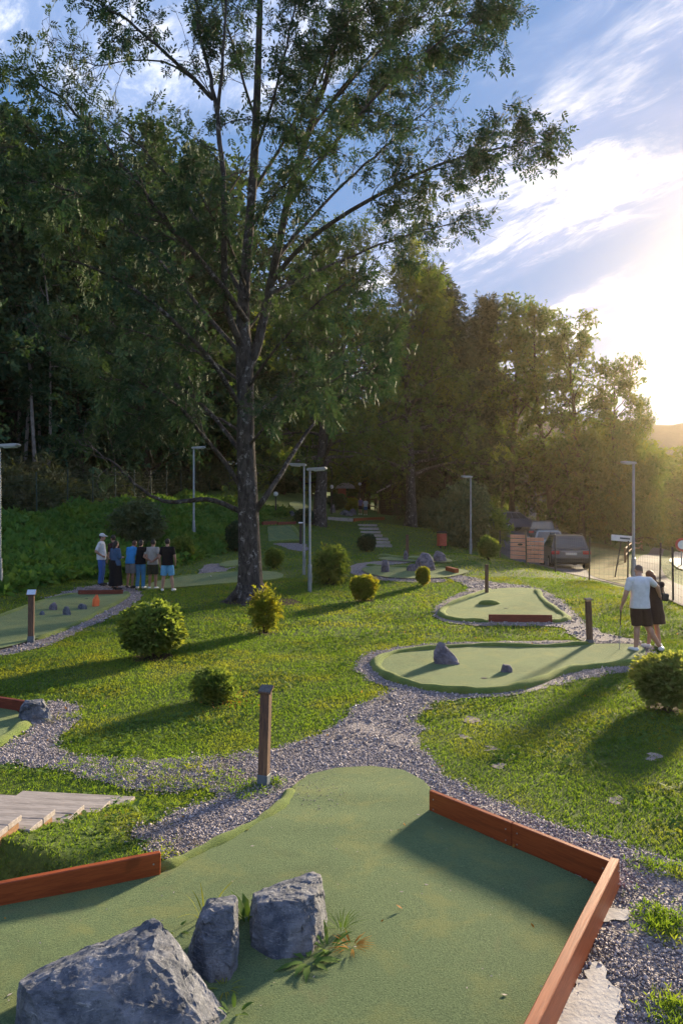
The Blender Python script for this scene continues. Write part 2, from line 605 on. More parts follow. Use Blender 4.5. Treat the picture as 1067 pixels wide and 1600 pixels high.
def gz(x, y):
    """terrain height, vectorised"""
    x = np.asarray(x, float)
    y = np.asarray(y, float)
    sh = x.shape
    xf, yf = x.ravel(), y.ravel()
    out = np.empty(len(xf))
    for i in range(0, len(xf), 40000):
        a, b = xf[i:i + 40000], yf[i:i + 40000]
        r2 = (a[:, None] - CP[None, :, 0]) ** 2 + (b[:, None] - CP[None, :, 1]) ** 2
        out[i:i + 40000] = _phi(r2) @ _W[:-3] + _W[-3] + _W[-2] * a + _W[-1] * b
    # the grass bank held up behind the left board, beside the timber steps
    d = -.306 * (xf + 1.49) + .952 * (yf - 6.07)
    t = np.clip((7.75 - yf) / 2.05, 0, 1.25)
    xr_ = -2.10 - .76 * t / 1.0
    add = (-.03 + .38 * t) * np.exp(-(np.maximum(0, xf - xr_ - .05) / .42) ** 2)
    q = np.clip((d - .05) / .18, 0, 1)
    add *= q * q * (3 - 2 * q) * np.clip((8.3 - yf) / .6, 0, 1)
    out = out + np.where((xf > -6) & (yf < 8.4) & (yf > 4), add, 0)
    return out.reshape(sh)


def g1(x, y):
    return float(gz(np.array([x]), np.array([y]))[0])


_YS = np.geomspace(2.0, 160, 900)


def at(px, py, off=0.0):
    """the ground point seen at a photograph pixel"""
    u, v = (px - CX) / F, -(py - CY) / F
    h = gz(u * _YS, _YS) + off
    d = v * _YS - h
    k = np.where(d <= 0)[0]
    i = int(k[0]) if len(k) else len(_YS) - 1
    if i == 0:
        y = _YS[0]
    else:
        t = d[i - 1] / (d[i - 1] - d[i]) if d[i - 1] != d[i] else 0
        y = _YS[i - 1] + t * (_YS[i] - _YS[i - 1])
    x = u * y
    return Vector((x, y, g1(x, y)))


def un(px, py, Y):
    return Vector(((px - CX) / F * Y, Y, -(py - CY) / F * Y))


def grid_axis(segs):
    out = [segs[0][0]]
    for a, b, st in segs:
        n = max(1, round((b - a) / st))
        out += list(np.linspace(a, b, n + 1)[1:])
    return np.array(out)


gx = grid_axis([(-130, -90, 8), (-90, -30, 3), (-30, -14, .8), (-14, -4, .28), (-4, -1, .09), (-1, 14, .28), (14, 30, .8), (30, 90, 3), (90, 310, 12)])
gy = grid_axis([(-30, 2, 2), (2, 5.3, .28), (5.3, 8.5, .09), (8.5, 30, .28), (30, 62, .5), (62, 100, 1.2), (100, 220, 8)])
GX, GY = np.meshgrid(gx, gy)
GZ = gz(GX, GY)
nx, ny = len(gx), len(gy)
ii = (np.arange(ny - 1)[:, None] * nx + np.arange(nx - 1)[None]).ravel()
me = mesh_np('ground', np.stack([GX.ravel(), GY.ravel(), GZ.ravel()], 1), np.stack([ii, ii + 1, ii + nx + 1, ii + nx], 1), MT['ground'], True)
obj('ground', me, kind='structure')


# ------------------------------------------------------------------ draped sheets
def in_poly(poly, x, y):
    x = np.asarray(x)
    y = np.asarray(y)
    ins = np.zeros(x.shape, bool)
    P_ = [(p[0], p[1]) for p in poly]
    for (x1, y1), (x2, y2) in zip(P_, P_[1:] + P_[:1]):
        c = (y1 > y) != (y2 > y)
        if y1 != y2:
            ins ^= c & (x < (x2 - x1) * (y - y1) / (y2 - y1) + x1)
    return ins


def smooth_loop(pts, it=2):
    """Chaikin corner cutting on a closed loop of (x,y)"""
    P_ = [np.array(p[:2], float) for p in pts]
    for _ in range(it):
        Q = []
        for a, b in zip(P_, P_[1:] + P_[:1]):
            Q += [a * .75 + b * .25, a * .25 + b * .75]
        P_ = Q
    return P_


def smooth_line(pts, it=2):
    P_ = [np.array(p, float) for p in pts]
    for _ in range(it):
        Q = [P_[0]]
        for a, b in zip(P_, P_[1:]):
            Q += [a * .75 + b * .25, a * .25 + b * .75]
        Q.append(P_[-1])
        P_ = Q
    return P_


def dense(loop, step):
    out = []
    for a, b in zip(loop, loop[1:] + loop[:1]):
        n = max(1, int(np.linalg.norm(b - a) / step))
        for k in range(n):
            out.append(a + (b - a) * k / n)
    return out


def ragged(loop, amp, freq=2.2, seed=0):
    r = np.random.default_rng(seed)
    ph = r.random(6) * 6.28
    out = []
    for i, p in enumerate(loop):
        a = loop[i - 1]
        b = loop[(i + 1) % len(loop)]
        t = b - a
        nrm = np.array([t[1], -t[0]]) / (np.linalg.norm(t) + 1e-9)
        v = math.sin(p[0] * freq * 3 + ph[0]) * math.cos(p[1] * freq * 2.7 + ph[1]) + .6 * math.sin(p[0] * freq * 7 + ph[2] + p[1] * freq * 5) + .5 * r.normal()
        out.append(p + nrm * amp * v)
    return out


def drape(name, loop, step, lift, mat, parent=None, kind=None, bump=None, flat=None, loc=None):
    """a sheet cut to a closed outline and laid on the terrain"""
    loop = dense(loop, step)
    L = np.array(loop)
    x0, y0 = L.min(0)
    x1, y1 = L.max(0)
    nxx = int((x1 - x0) / step) + 2
    nyy = int((y1 - y0) / step) + 2
    qx, qy = np.meshgrid(x0 + np.arange(nxx) * step, y0 + np.arange(nyy) * step)
    qx, qy = qx.ravel(), qy.ravel()
    m = in_poly(loop, qx, qy)
    qx, qy = qx[m], qy[m]
    pts = [Vector((float(a), float(b))) for a, b in loop]
    nb = len(pts)
    pts += [Vector((float(a), float(b))) for a, b in zip(qx, qy)]
    vs, es, fs, *_ = mgeo.delaunay_2d_cdt(pts, [(i, (i + 1) % nb) for i in range(nb)], [list(range(nb))], 1, 1e-5)
    V = np.array([(v.x, v.y) for v in vs])
    z = (gz(V[:, 0], V[:, 1]) if flat is None else np.full(len(V), flat)) + lift
    if bump is not None:
        z = z + bump(V[:, 0], V[:, 1])
    V3 = np.column_stack([V, z])
    if loc is not None:
        V3 = V3 - np.array(loc)
    T = []
    for f in fs:
        f = list(f)
        if len(f) == 3:
            a, b, c = (V[i] for i in f)
            if (b[0] - a[0]) * (c[1] - a[1]) - (b[1] - a[1]) * (c[0] - a[0]) < 0:
                f = f[::-1]
            T.append(f)
    me = mesh_np(name, V3, np.array(T), mat, True)
    return obj(name, me, parent, kind=kind)


def W(px_pts):
    return [tuple(at(*p)[:2]) for p in px_pts]


# ---- outlines read off the photograph and laid on the terrain
main_path = W([(548, 1042), (572, 1022), (640, 1008), (760, 1002), (880, 1001), (1000, 1003), (1022, 1012), (1030, 1035), (1000, 1046), (900, 1064), (800, 1088), (700, 1094), (657, 1108), (652, 1142), (662, 1180), (692, 1210), (742, 1232), (802, 1262), (880, 1292), (960, 1315), (1035, 1338), (1120, 1380), (1140, 1470)]) + \
    [(2.95, 4.6), (2.8, 3.2), (1.0, 2.6), (-.5, 3.6)] + \
    W([(420, 1330), (255, 1345), (228, 1322), (212, 1300), (285, 1268), (345, 1244), (320, 1234), (210, 1236), (130, 1216), (62, 1196), (0, 1196), (-60, 1200), (-60, 1168), (0, 1174), (36, 1148), (70, 1118), (66, 1092), (104, 1098), (130, 1118), (112, 1140), (76, 1164), (130, 1188), (200, 1184), (300, 1188), (400, 1174), (480, 1158), (525, 1132), (560, 1103), (600, 1088), (612, 1076), (570, 1060)])
upper_path = W([(672, 958), (692, 938), (735, 922), (722, 911), (700, 905), (700, 897), (728, 901), (770, 910), (842, 918), (880, 940), (905, 966), (935, 990), (1000, 1000), (1000, 1006), (925, 1006), (890, 995), (880, 978), (760, 979), (690, 974)])
left_path = W([(-60, 1010), (0, 974), (60, 940), (115, 921), (160, 912), (200, 915), (228, 928), (205, 950), (150, 975), (100, 1000), (40, 1021), (-10, 1026), (-80, 1040)])
centre_path = W([(318, 884), (332, 880), (352, 882), (372, 880), (376, 884), (355, 890), (345, 902), (310, 905), (310, 894)])
right_loop_path = W([(538, 888), (560, 880), (600, 876), (652, 874), (640, 880), (580, 885), (570, 893), (620, 899), (700, 905), (700, 911), (620, 910), (560, 903)])
far_path = W([(420, 849), (470, 847), (482, 853), (480, 862), (455, 860), (440, 853)])


def P2(w_):
    return [np.array(p) for p in w_]


paths = [('main', main_path, .010, .10), ('upper', upper_path, .016, .14), ('left', left_path, .010, .16), ('centre', centre_path, .012, .2), ('right', right_loop_path, .012, .25), ('far', far_path, .012, .25)]
path_loops = []
for i, (nm, wp, lift, st) in enumerate(paths):
    lp = smooth_loop(wp, 2)
    lp = ragged(dense(lp, st), .05 if i == 0 else .05, 2.0, i)
    path_loops.append(lp)
    drape('gravel_path', lp, st * 1.6, lift, MT['gravel'], kind='structure')

# little bare patches where the lawn has worn through
bare_px = [(735, 1124, 17, 6), (770, 1171, 14, 5), (779, 1197, 14, 5), (962, 1250, 14, 7), (722, 1152, 9, 4), (1020, 1184, 12, 5), (500, 1180, 8, 3)]
bare_loops = []
for k, (a, b, rx, ry) in enumerate(bare_px):
    lp = smooth_loop(W([(a + rx * math.cos(t) * random.uniform(.7, 1.2), b + ry * math.sin(t) * random.uniform(.7, 1.2)) for t in np.linspace(0, 6.283, 9)[:-1]]), 2)
    bare_loops.append(lp)
    lp = ragged(dense(lp, .05), .035, 4, k)
    bare_loops[-1] = lp
    drape('bare_soil', lp, .06, .006, MT['soil'], kind='structure')

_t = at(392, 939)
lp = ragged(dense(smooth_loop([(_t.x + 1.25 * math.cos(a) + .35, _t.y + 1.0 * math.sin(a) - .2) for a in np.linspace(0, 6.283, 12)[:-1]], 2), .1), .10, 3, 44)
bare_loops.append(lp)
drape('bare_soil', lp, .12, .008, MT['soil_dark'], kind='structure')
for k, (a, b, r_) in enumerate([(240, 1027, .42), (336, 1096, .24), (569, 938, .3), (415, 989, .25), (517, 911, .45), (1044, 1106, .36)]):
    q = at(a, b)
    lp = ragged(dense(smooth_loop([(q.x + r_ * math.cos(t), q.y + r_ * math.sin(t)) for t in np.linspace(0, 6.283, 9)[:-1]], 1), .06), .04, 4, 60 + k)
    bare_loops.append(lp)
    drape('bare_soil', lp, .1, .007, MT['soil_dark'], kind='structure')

# asphalt beyond the fence, the sunk footpath on the right
lot = [(9.9, 20), (11.2, 24), (11.8, 30), (13.6, 34.5), (13.8, 41), (15, 47), (17.5, 54), (19, 62), (24, 72), (18, 80), (9, 74), (9.4, 60), (9.9, 46), (10.0, 34)]
drape('car_park', smooth_loop(lot, 2), .8, .02, MT['asphalt'], kind='structure')
foot = W([(1090, 960), (1040, 938), (1002, 915), (983, 893), (993, 876), (1015, 861), (1037, 851), (1050, 848), (1046, 856), (1034, 866), (1030, 880), (1036, 900), (1060, 915), (1100, 930)])
drape('footpath', smooth_loop(foot, 2), .5, .045, MT['asphalt'], kind='structure')
rd = W([(1130, 905), (1075, 893), (1052, 888), (1043, 877), (1050, 867), (1068, 861), (1130, 850)])
drape('road', smooth_loop(rd, 2), .5, .04, MT['road'], kind='structure')
slope = W([(880, 850), (905, 845), (950, 852), (975, 862), (984, 885), (978, 905), (1000, 922), (960, 912), (925, 902), (912, 886)])
drape('dry_bank', smooth_loop(slope, 2), .5, .035, MT['dry'], kind='structure')


# ------------------------------------------------------------------ putting greens
green_loops = []


def rim(name, line, r, parent, sq=.75, lift=.0, seg=10):
    """a rounded kerb of artificial turf along a line of ground points"""
    line = smooth_line(line, 2)
    Lp = np.array(line)
    z = gz(Lp[:, 0], Lp[:, 1])
    V, Fc = [], []
    n = len(line)
    for i in range(n):
        d = Lp[min(i + 1, n - 1)] - Lp[max(i - 1, 0)]
        d /= np.linalg.norm(d) + 1e-9
        nn = np.array([d[1], -d[0]])
        e = min(1, .35 + i * .35, .35 + (n - 1 - i) * .35)
        wob = 1 + .10 * math.sin(i * .9) + .07 * math.sin(i * 2.3 + 1)
        for k in range(seg):
            a = math.pi * k / (seg - 1)
            q = Lp[i] + nn * math.cos(a) * r * e * wob
            V.append((q[0], q[1], z[i] + lift - .02 + math.sin(a) * r * sq * e * wob))
        if i:
            for k in range(seg - 1):
                a0 = (i - 1) * seg + k
                Fc.append((a0, a0 + 1, a0 + seg + 1, a0 + seg))
    me = mesh_np(name, np.array(V), np.array(Fc)[:, ::-1], MT['rim'], True)
    return obj(name, me, parent)


def board(parent, p0, p1, h, th, mat='board', z0=None, z1=None, sink=.02, name='border_board', cup=0.0):
    """an upright plank standing from p0 to p1"""
    p0, p1 = Vector(p0), Vector(p1)
    d = p1 - p0
    L = math.hypot(d.x, d.y)
    rot = Matrix.Rotation(math.atan2(d.y, d.x), 3, 'Z') @ Matrix.Rotation(-math.atan2(d.z, L), 3, 'Y')
    b = MB()
    b.box((0, 0, 0), (math.sqrt(L * L + d.z ** 2), th, h + sink), None, .006)
    o = b.build(name, MT[mat], parent)
    o.matrix_local = Matrix.Translation((p0 + p1) / 2 + Vector((0, 0, (h - sink) / 2))) @ rot.to_4x4()
    if th < .08:
        LL = math.sqrt(L * L + d.z ** 2)
        for sx_ in (-LL / 2 + .06, LL / 2 - .06):
            for sz_ in (-h * .22, h * .22):
                q = MB().tube([(sx_, -th / 2 - .003, sz_), (sx_, th / 2 + .003, sz_)], .007, 8).build('screw', MT['galv'], o)
    return o


def cup(parent, px, py, r=.054, lift=.04):
    p = at(px, py)
    b = MB()
    b.tube([(0, 0, -.02), (0, 0, .004)], r, 14)
    return b.build('cup', MT['black'], parent, (p.x, p.y, p.z + lift))


def hump(x, y):
    return .022 * np.exp(-(((x - .05) / .8) ** 2 + ((y - 7.75) / .28) ** 2)) + .02 * np.exp(-(((x + .1) / .9) ** 2 + ((y - 7.05) / .3) ** 2)) + .012 * np.sin(x * 2.1) * np.sin(y * 1.7)


g_front = empty('putting_green', (0, 0, 0), 0, 'large near putting green with worn felt, two red board edges and three boulders on it', 'putting green')
fp = W([(-120, 1448), (0, 1416), (120, 1394), (246, 1374), (290, 1350), (360, 1316), (420, 1285), (452, 1258), (462, 1234), (480, 1214), (525, 1204), (580, 1202), (630, 1209), (662, 1226), (676, 1250), (680, 1274), (770, 1316), (860, 1356), (948, 1398)]) + [(1.62, 5.05), (1.05, 4.1), (.3, 2.9), (-1.5, 2.7), (-3.6, 2.7)]
fl = [np.array(p) for p in fp]
fl2 = smooth_loop(fp[3:17], 1)
green_loops.append(fl)
drape('turf', fl, .10, .035, MT['turf'], g_front, bump=hump, flat=None)
rim('rim', W([(249, 1366), (300, 1342), (360, 1313), (415, 1284), (446, 1258), (455, 1238)]), .085, g_front, 1.1)
rim('rim', W([(455, 1240), (470, 1220), (515, 1206), (580, 1202), (632, 1209), (662, 1226), (674, 1244)]), .05, g_front, .9)
pl = at(-120, 1444)
pr = at(249, 1373)
board(g_front, (pl.x, pl.y, -3.0 + .05), (pr.x, pr.y + .025, -3.0), .25, .055)
pc0 = at(673, 1272)
pc1 = at(946, 1396)
kx = pc0.lerp(pc1, .52) + Vector((.02, .02, 0))
board(g_front, (pc0.x, pc0.y + .025, -3.0), (kx.x, kx.y + .025, -3.0), .225, .05)
board(g_front, (kx.x + .003, kx.y + .025, -3.0), (pc1.x + .06, pc1.y + .045, -3.0), .225, .05)
sd_d = Vector((-.519, -.855, 0))
s0 = Vector((pc1.x + .105, pc1.y + .09, -3.0))
board(g_front, s0, s0 + sd_d * 3.6, .228, .07)

footing_loops = []
# concrete footing showing under the side board
for k, lp in enumerate([W([(942, 1420), (968, 1424), (990, 1430), (978, 1442), (962, 1440), (930, 1450)]), W([(935, 1500), (952, 1540), (972, 1558), (960, 1590), (965, 1640), (860, 1690), (840, 1620), (900, 1550)])]):
    footing_loops.append(ragged(dense(smooth_loop(lp, 1), .03), .02, 6, k))
    drape('concrete_footing', footing_loops[-1], .05, .024, MT['concrete_pale'], kind='structure')


def green(label, loop_px, rims, boards=(), cups=(), step=.2, r=.11, sq=.9, lift=.05, mat='turf', it=2):
    c = np.array(W(loop_px)).mean(0)
    g = empty('putting_green', (0, 0, 0), 0, label, 'putting green', 'putting greens across the lawn')
    lp = smooth_loop(W(loop_px), it)
    green_loops.append(lp)
    drape('turf', lp, step, lift, MT[mat], g)
    for rp in rims:
        rim('rim', W(rp), r, g, sq)
    for (a, b, h, th, m) in boards:
        board(g, at(*a), at(*b), h, th, m)
    for q in cups:
        cup(g, *q, lift=lift)
    return g


green('long rounded putting green with pointed boulder where the couple stand at its narrow end',
      [(584, 1040), (600, 1026), (660, 1017), (760, 1012), (850, 1014), (920, 1009), (1005, 1009), (1010, 1030), (985, 1038), (930, 1042), (880, 1048), (850, 1062), (800, 1078), (740, 1085), (670, 1080), (615, 1066), (590, 1050)],
      [[(1000, 1037), (930, 1043), (880, 1050), (848, 1064), (800, 1079), (735, 1084), (665, 1078), (615, 1064), (586, 1046), (590, 1032), (620, 1021), (700, 1014), (760, 1011), (850, 1014), (900, 1010), (930, 1008)]],
      cups=[(756, 1064)], step=.16, r=.125, sq=1.0)
green('pear shaped putting green closed by one red board, beyond the pointed boulder',
      [(686, 960), (700, 948), (740, 932), (770, 921), (842, 920), (848, 936), (872, 955), (890, 968), (850, 972), (765, 972), (705, 970)],
      [[(764, 973), (705, 970), (685, 960), (704, 944), (740, 931), (766, 922)], [(838, 922), (845, 938), (868, 955), (888, 967), (878, 972), (862, 973)]],
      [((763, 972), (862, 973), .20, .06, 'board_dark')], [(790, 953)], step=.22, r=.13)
green('angled putting green at left with small rocks, red end board and orange wedge',
      [(-120, 998), (-60, 982), (0, 966), (60, 941), (112, 928), (190, 925), (203, 932), (150, 961), (100, 985), (50, 1004), (0, 1018), (-100, 1032)],
      [[(196, 926), (203, 932), (150, 961), (100, 985), (55, 1001)], [(122, 928), (60, 941), (0, 966), (-60, 982)]],
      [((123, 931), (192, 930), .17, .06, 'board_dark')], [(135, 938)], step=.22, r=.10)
green('low putting green cut off by the left edge with red board and blue rock',
      [(-160, 1140), (-120, 1105), (-20, 1107), (30, 1114), (38, 1132), (0, 1160), (-60, 1190), (-140, 1190)],
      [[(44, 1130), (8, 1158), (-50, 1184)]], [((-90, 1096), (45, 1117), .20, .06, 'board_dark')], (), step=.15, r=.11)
green('long narrow putting green running behind the group of people to the big trunk',
      [(215, 918), (262, 905), (330, 897), (400, 893), (440, 896), (445, 903), (420, 908), (330, 914), (230, 924)],
      [[(222, 923), (330, 914), (420, 908), (447, 902)], [(262, 904), (330, 896), (400, 892)]], (), [(330, 903)], step=.35, r=.10, sq=.8)
green('small curved putting green between the sign post and the big trunk, left of it',
      [(340, 884), (352, 879), (378, 876), (400, 876), (400, 882), (372, 884), (350, 888)],
      [[(344, 882), (356, 878), (384, 875)], [(350, 888), (376, 884), (398, 882)]], (), (), step=.4, r=.09)
green('looping putting green with upright stones at middle right',
      [(560, 889), (600, 884), (640, 886), (700, 889), (738, 893), (720, 900), (690, 905), (620, 906), (575, 899)],
      [[(572, 884), (600, 886), (640, 888), (690, 889)]],
      [((699, 893), (713, 897), .2, .2, 'board')], (), step=.35, r=.13)
green('upper strip of putting green behind the upright stones',
      [(585, 873), (625, 870), (690, 872), (712, 878), (690, 881), (640, 879), (600, 877)],
      [[(590, 869), (625, 873), (660, 877)]], (), (), step=.45, r=.16)
green('square sunken putting green beyond the twin lamps, boxed by dark edges',
      [(418, 824), (458, 822), (470, 845), (420, 847)],
      [[(470, 845), (421, 847)], [(456, 822), (471, 844)]],
      [((410, 820), (432, 819), .2, .1, 'board_dark'), ((434, 820), (462, 819), .18, .1, 'board_dark')], (), step=.4, r=.17, it=0)
green('far putting green at the head of the log steps with red boards',
      [(520, 811), (560, 809), (600, 810), (588, 815), (540, 815)],
      [], [((512, 812), (551, 815), .22, .12, 'plank'), ((553, 815), (600, 812), .25, .12, 'board')], (), step=.6)
green('sloping grey green strip high on the far bank left of the second trunk',
      [(448, 785), (470, 784), (487, 799), (462, 801)], [[(470, 784), (487, 799)]], (), (), step=.6, r=.12)

# ------------------------------------------------------------------ timber steps
st = empty('timber_steps', (-2.3, 7.3, -2.95), 0, 'weathered pale timber steps climbing at the left edge beside the gravel', 'steps')
yaw_s = R(7)
for k in range(6):
    zt = -2.935 + .10 * k
    cr = Vector((-2.12 - .135 * k, 7.64 - .365 * k, zt))          # far right corner of the tread
    Mk = Matrix.Translation(cr - st.location) @ Matrix.Rotation(yaw_s * -1, 4, 'Z')
    wd_ = 1.25
    for (ya, yb) in ((-.205, 0), (-.425, -.212)):
        o = MB().box((0, 0, 0), (wd_ - random.uniform(0, .03), yb - ya, .05), None, .006).build('plank', MT['plank'], st)
        o.matrix_local = Mk @ Matrix.Translation((-wd_ / 2, (ya + yb) / 2, -.025)) @ Matrix.Rotation(R(random.uniform(-.7, .7)), 4, 'Y')
    o = MB().box((0, 0, 0), (wd_ - .04, .04, .16), None, .004).build('riser', MT['plank_side'], st)
    o.matrix_local = Mk @ Matrix.Translation((-wd_ / 2 - .01, -.03, -.132))
    o = MB().box((0, 0, 0), (.04, .40, .16), None, .004).build('side_board', MT['plank_side'], st)
    o.matrix_local = Mk @ Matrix.Translation((-.035, -.23, -.132))

# log steps far up the lawn
fs_ = empty('log_steps', at(578, 840), 0, 'worn pale steps climbing the far lawn to the red boards', 'steps')
for k in range(7):
    p = at(574 + (6 - k) * 2.4 + (6 if k < 3 else 0), 822 + (6 - k) * 5.4)
    b = MB().box((0, 0, 0), (1.35, .42, .16), None, .02)
    o = b.build('step', MT['plank'], fs_)
    o.matrix_local = Matrix.Translation(p + Vector((0, 0, .05)) - fs_.location)

def recentre(root, c):
    c = Vector(c)
    root.location = c
    for ch in root.children:
        ch.matrix_parent_inverse = Matrix.Translation(-c)


for o in [o for o in COL.objects if o.type == 'EMPTY' and o.name.startswith('putting_green')]:
    t = o.children[0].data
    co = np.empty(len(t.vertices) * 3, np.float32)
    t.vertices.foreach_get('co', co)
    recentre(o, [float(v) for v in co.reshape(-1, 3).mean(0)])

# ------------------------------------------------------------------ rocks
from mathutils import noise as mn


def rock_mesh(name, pts, sub=.05, amp=.03, mat='rock', seed=0, crisp=.0):
    """convex hull of corner points, finely cut and roughened so that facets and edges survive"""
    bm = bmesh.new()
    for p in pts:
        bm.verts.new(p)
    bmesh.ops.convex_hull(bm, input=list(bm.verts))
    bmesh.ops.delete(bm, geom=[v for v in bm.verts if not v.link_faces], context='VERTS')
    bmesh.ops.bevel(bm, geom=list(bm.edges), offset=sub * .45, segments=1, affect='EDGES', clamp_overlap=True)
    bmesh.ops.triangulate(bm, faces=bm.faces)
    for _ in range(6):
        es = [e for e in bm.edges if e.calc_length() > sub * 1.5]
        if not es:
            break
        bmesh.ops.subdivide_edges(bm, edges=es, cuts=1)
        bmesh.ops.triangulate(bm, faces=bm.faces)
    bm.normal_update()
    off = Vector((seed * 3.7, seed * 1.3, 0))
    new = []
    for v in bm.verts:
        p = v.co * (1 / sub) * .16 + off
        a = mn.fractal(p, 1.0, 2.0, 4)
        rg = abs(mn.noise(Vector((v.co.x * 5, v.co.y * 5, v.co.z * 11)) * (.06 / sub) + off))
        ds, ps = mn.voronoi(v.co * (.30 / sub) * .42 + off)
        chip = mn.cell(ps[0] * 7.3) - .5
        chip2 = mn.cell(mn.voronoi(v.co * (.30 / sub) * 1.1 + off)[1][0] * 5.1) - .5
        new.append(v.co + v.normal * (a * amp * .7 + (rg - .25) * amp * .8 + chip * amp * 1.1 + chip2 * amp * .5))
    for v, c in zip(bm.verts, new):
        v.co = c
    me = bpy.data.meshes.new(name)
    bm.to_mesh(me)
    bm.free()
    me.materials.append(MT[mat])
    return me


def rock(label, pts, sub=.05, amp=.03, mat='rock', seed=0, group=None):
    c = Vector(np.array([tuple(p) for p in pts]).mean(0))
    c.z = min(p[2] for p in pts)
    me = rock_mesh('boulder', [Vector(p) - c for p in pts], sub, amp, mat, seed)
    o = obj('boulder', me, None, c)
    return tag(o, label, 'rock', group or 'rocks set on the putting greens')


zf = -3.03
rock('biggest boulder, broad and grey with a slanting pink lit face, nearest on the front green',
     [un(28, 1533, 4.22), un(60, 1512, 4.48), un(242, 1432, 4.60), un(252, 1440, 4.52), un(228, 1500, 4.22), un(165, 1545, 4.02), un(40, 1545, 4.05),
      un(363, 1588, 4.36), un(352, 1606, 4.28), un(318, 1592, 4.14), (-1.78, 4.0, zf), (-1.30, 3.72, zf), (-.85, 3.85, zf), (-.70, 4.22, zf), (-.66, 4.36, zf), (-1.1, 4.85, zf), (-1.7, 4.6, zf), (-1.82, 4.1, zf)], .021, .008, 'rock', 1)
rock('narrow upright boulder with a lit yellowish edge, middle of the three on the front green',
     [un(322, 1402, 5.12), un(368, 1396, 5.08), un(374, 1402, 4.98), un(330, 1412, 4.88), un(368, 1412, 4.82), un(304, 1450, 4.90), un(288, 1500, 4.92), un(312, 1436, 4.74),
      (-1.06, 4.98, zf), (-1.0, 4.72, zf), (-.80, 4.60, zf), (-.70, 4.62, zf), (-.66, 4.80, zf), (-.70, 5.05, zf), (-.95, 5.15, zf)], .018, .007, 'rock', 2)
rock('blocky flat topped boulder with weeds at its foot, rightmost on the front green',
     [un(394, 1394, 5.42), un(440, 1374, 5.52), un(488, 1360, 5.56), un(502, 1366, 5.50), un(494, 1398, 5.18), un(462, 1408, 5.06), un(400, 1410, 5.10), un(510, 1420, 5.36),
      (-.66, 5.30, zf), (-.63, 5.0, zf), (-.45, 4.84, zf), (-.2, 4.90, zf), (-.10, 5.12, zf), (-.08, 5.40, zf), (-.2, 5.6, zf), (-.6, 5.55, zf)], .018, .007, 'rock', 3)


def lump(label, px, py, w_px, h_px, mat='rock_purple', seed=0, lean=0.0, flat=.35, depth=.8, sub=None, amp=None):
    """a boulder whose base centre stands at (px, py)"""
    p = at(px, py)
    s = p.y / F
    w_, h_ = w_px * s, h_px * s
    r = random.Random(seed * 17 + 3)
    pts = []
    for k in range(8):
        a = k * math.pi / 4 + r.uniform(-.3, .3)
        pts.append((math.cos(a) * w_ / 2, math.sin(a) * w_ / 2 * depth, -.06))
        q = r.uniform(.72, .95)
        pts.append((math.cos(a) * w_ / 2 * q + lean * .45, math.sin(a) * w_ / 2 * depth * q, h_ * r.uniform(.4, .62)))
    for k in range(5):
        a = k * 1.26 + r.uniform(-.4, .4)
        q = flat * r.uniform(.5, 1.0)
        pts.append((math.cos(a) * w_ / 2 * q + lean, math.sin(a) * w_ / 2 * depth * q, h_ * r.uniform(.86, 1.0)))
    pts = [Vector(q) + p + Vector((0, w_ * depth * .4, .04)) for q in pts]
    return rock(label, pts, sub or max(.03, w_ * .06), amp or w_ * .03, mat, seed)


# pointed boulder on the round green: a shark-fin leaning left
p = at(699, 1042)
b0 = [(-.24, -.12, -.05), (.24, -.16, -.05), (.30, .1, -.05), (.05, .26, -.05), (-.24, .14, -.05), (-.27, -.02, .14), (-.25, .06, .28), (-.17, 0, .43), (-.12, .02, .45), (-.06, .06, .41), (.08, .03, .27), (.22, -.02, .1), (-.1, -.14, .2)]
rock('pointed fin shaped boulder standing on the long rounded green', [Vector(q) + p + Vector((0, .12, .05)) for q in b0], .035, .018, 'rock_purple', 5)
lump('small low dark stone right of the pointed boulder by the cup', 793, 1055, 22, 12, 'rock_purple', 6, 0, .7)
lump('blue veined rock with flat top against the dark red board at the left edge', 46, 1131, 58, 29, 'rock', 7, 0, .75)
lump('rounded dark rock, tallest on the left green behind the sign post', 81, 956, 17, 13, 'rock_purple', 8, .02, .55)
lump('pale small stone on the left green nearest the sign post', 65, 964, 10, 7, 'rock', 9, 0, .5)
lump('dark and white patched rock in front on the left green', 103, 964, 15, 14, 'rock', 10, 0, .6)
lump('flat grey rock beside the orange wedge on the left green', 127, 955, 18, 9, 'rock', 11, 0, .6)
lump('upright slab stone on the looping green', 602, 896, 15, 21, 'rock_purple', 12, 0, .8)
lump('largest of the middle right boulders, broad and purple grey', 664, 894, 40, 30, 'rock_purple', 13, .05, .5)
lump('purple boulder behind and left of the largest middle right boulder', 643, 894, 18, 12, 'rock_purple', 14, 0, .5)
lump('pale topped boulder right of the largest middle right boulder', 688, 879, 24, 17, 'rock_purple', 15, -.05, .5)
lump('small standing stone in front of the thin post at middle right', 634, 876, 8, 15, 'rock_purple', 16, 0, .6)
lump('low grey boulder on the far bank left of the second trunk', 455, 806, 15, 8, 'rock', 17, 0, .5)
lump('standing grey boulder just right of the second trunk', 520, 801, 11, 13, 'rock', 18, 0, .5)
lump('long low boulder beyond the red boards', 541, 806, 24, 8, 'rock', 19, 0, .6)
lump('dark low boulder left of the far couple', 551, 804, 12, 9, 'rock_purple', 20, 0, .6)

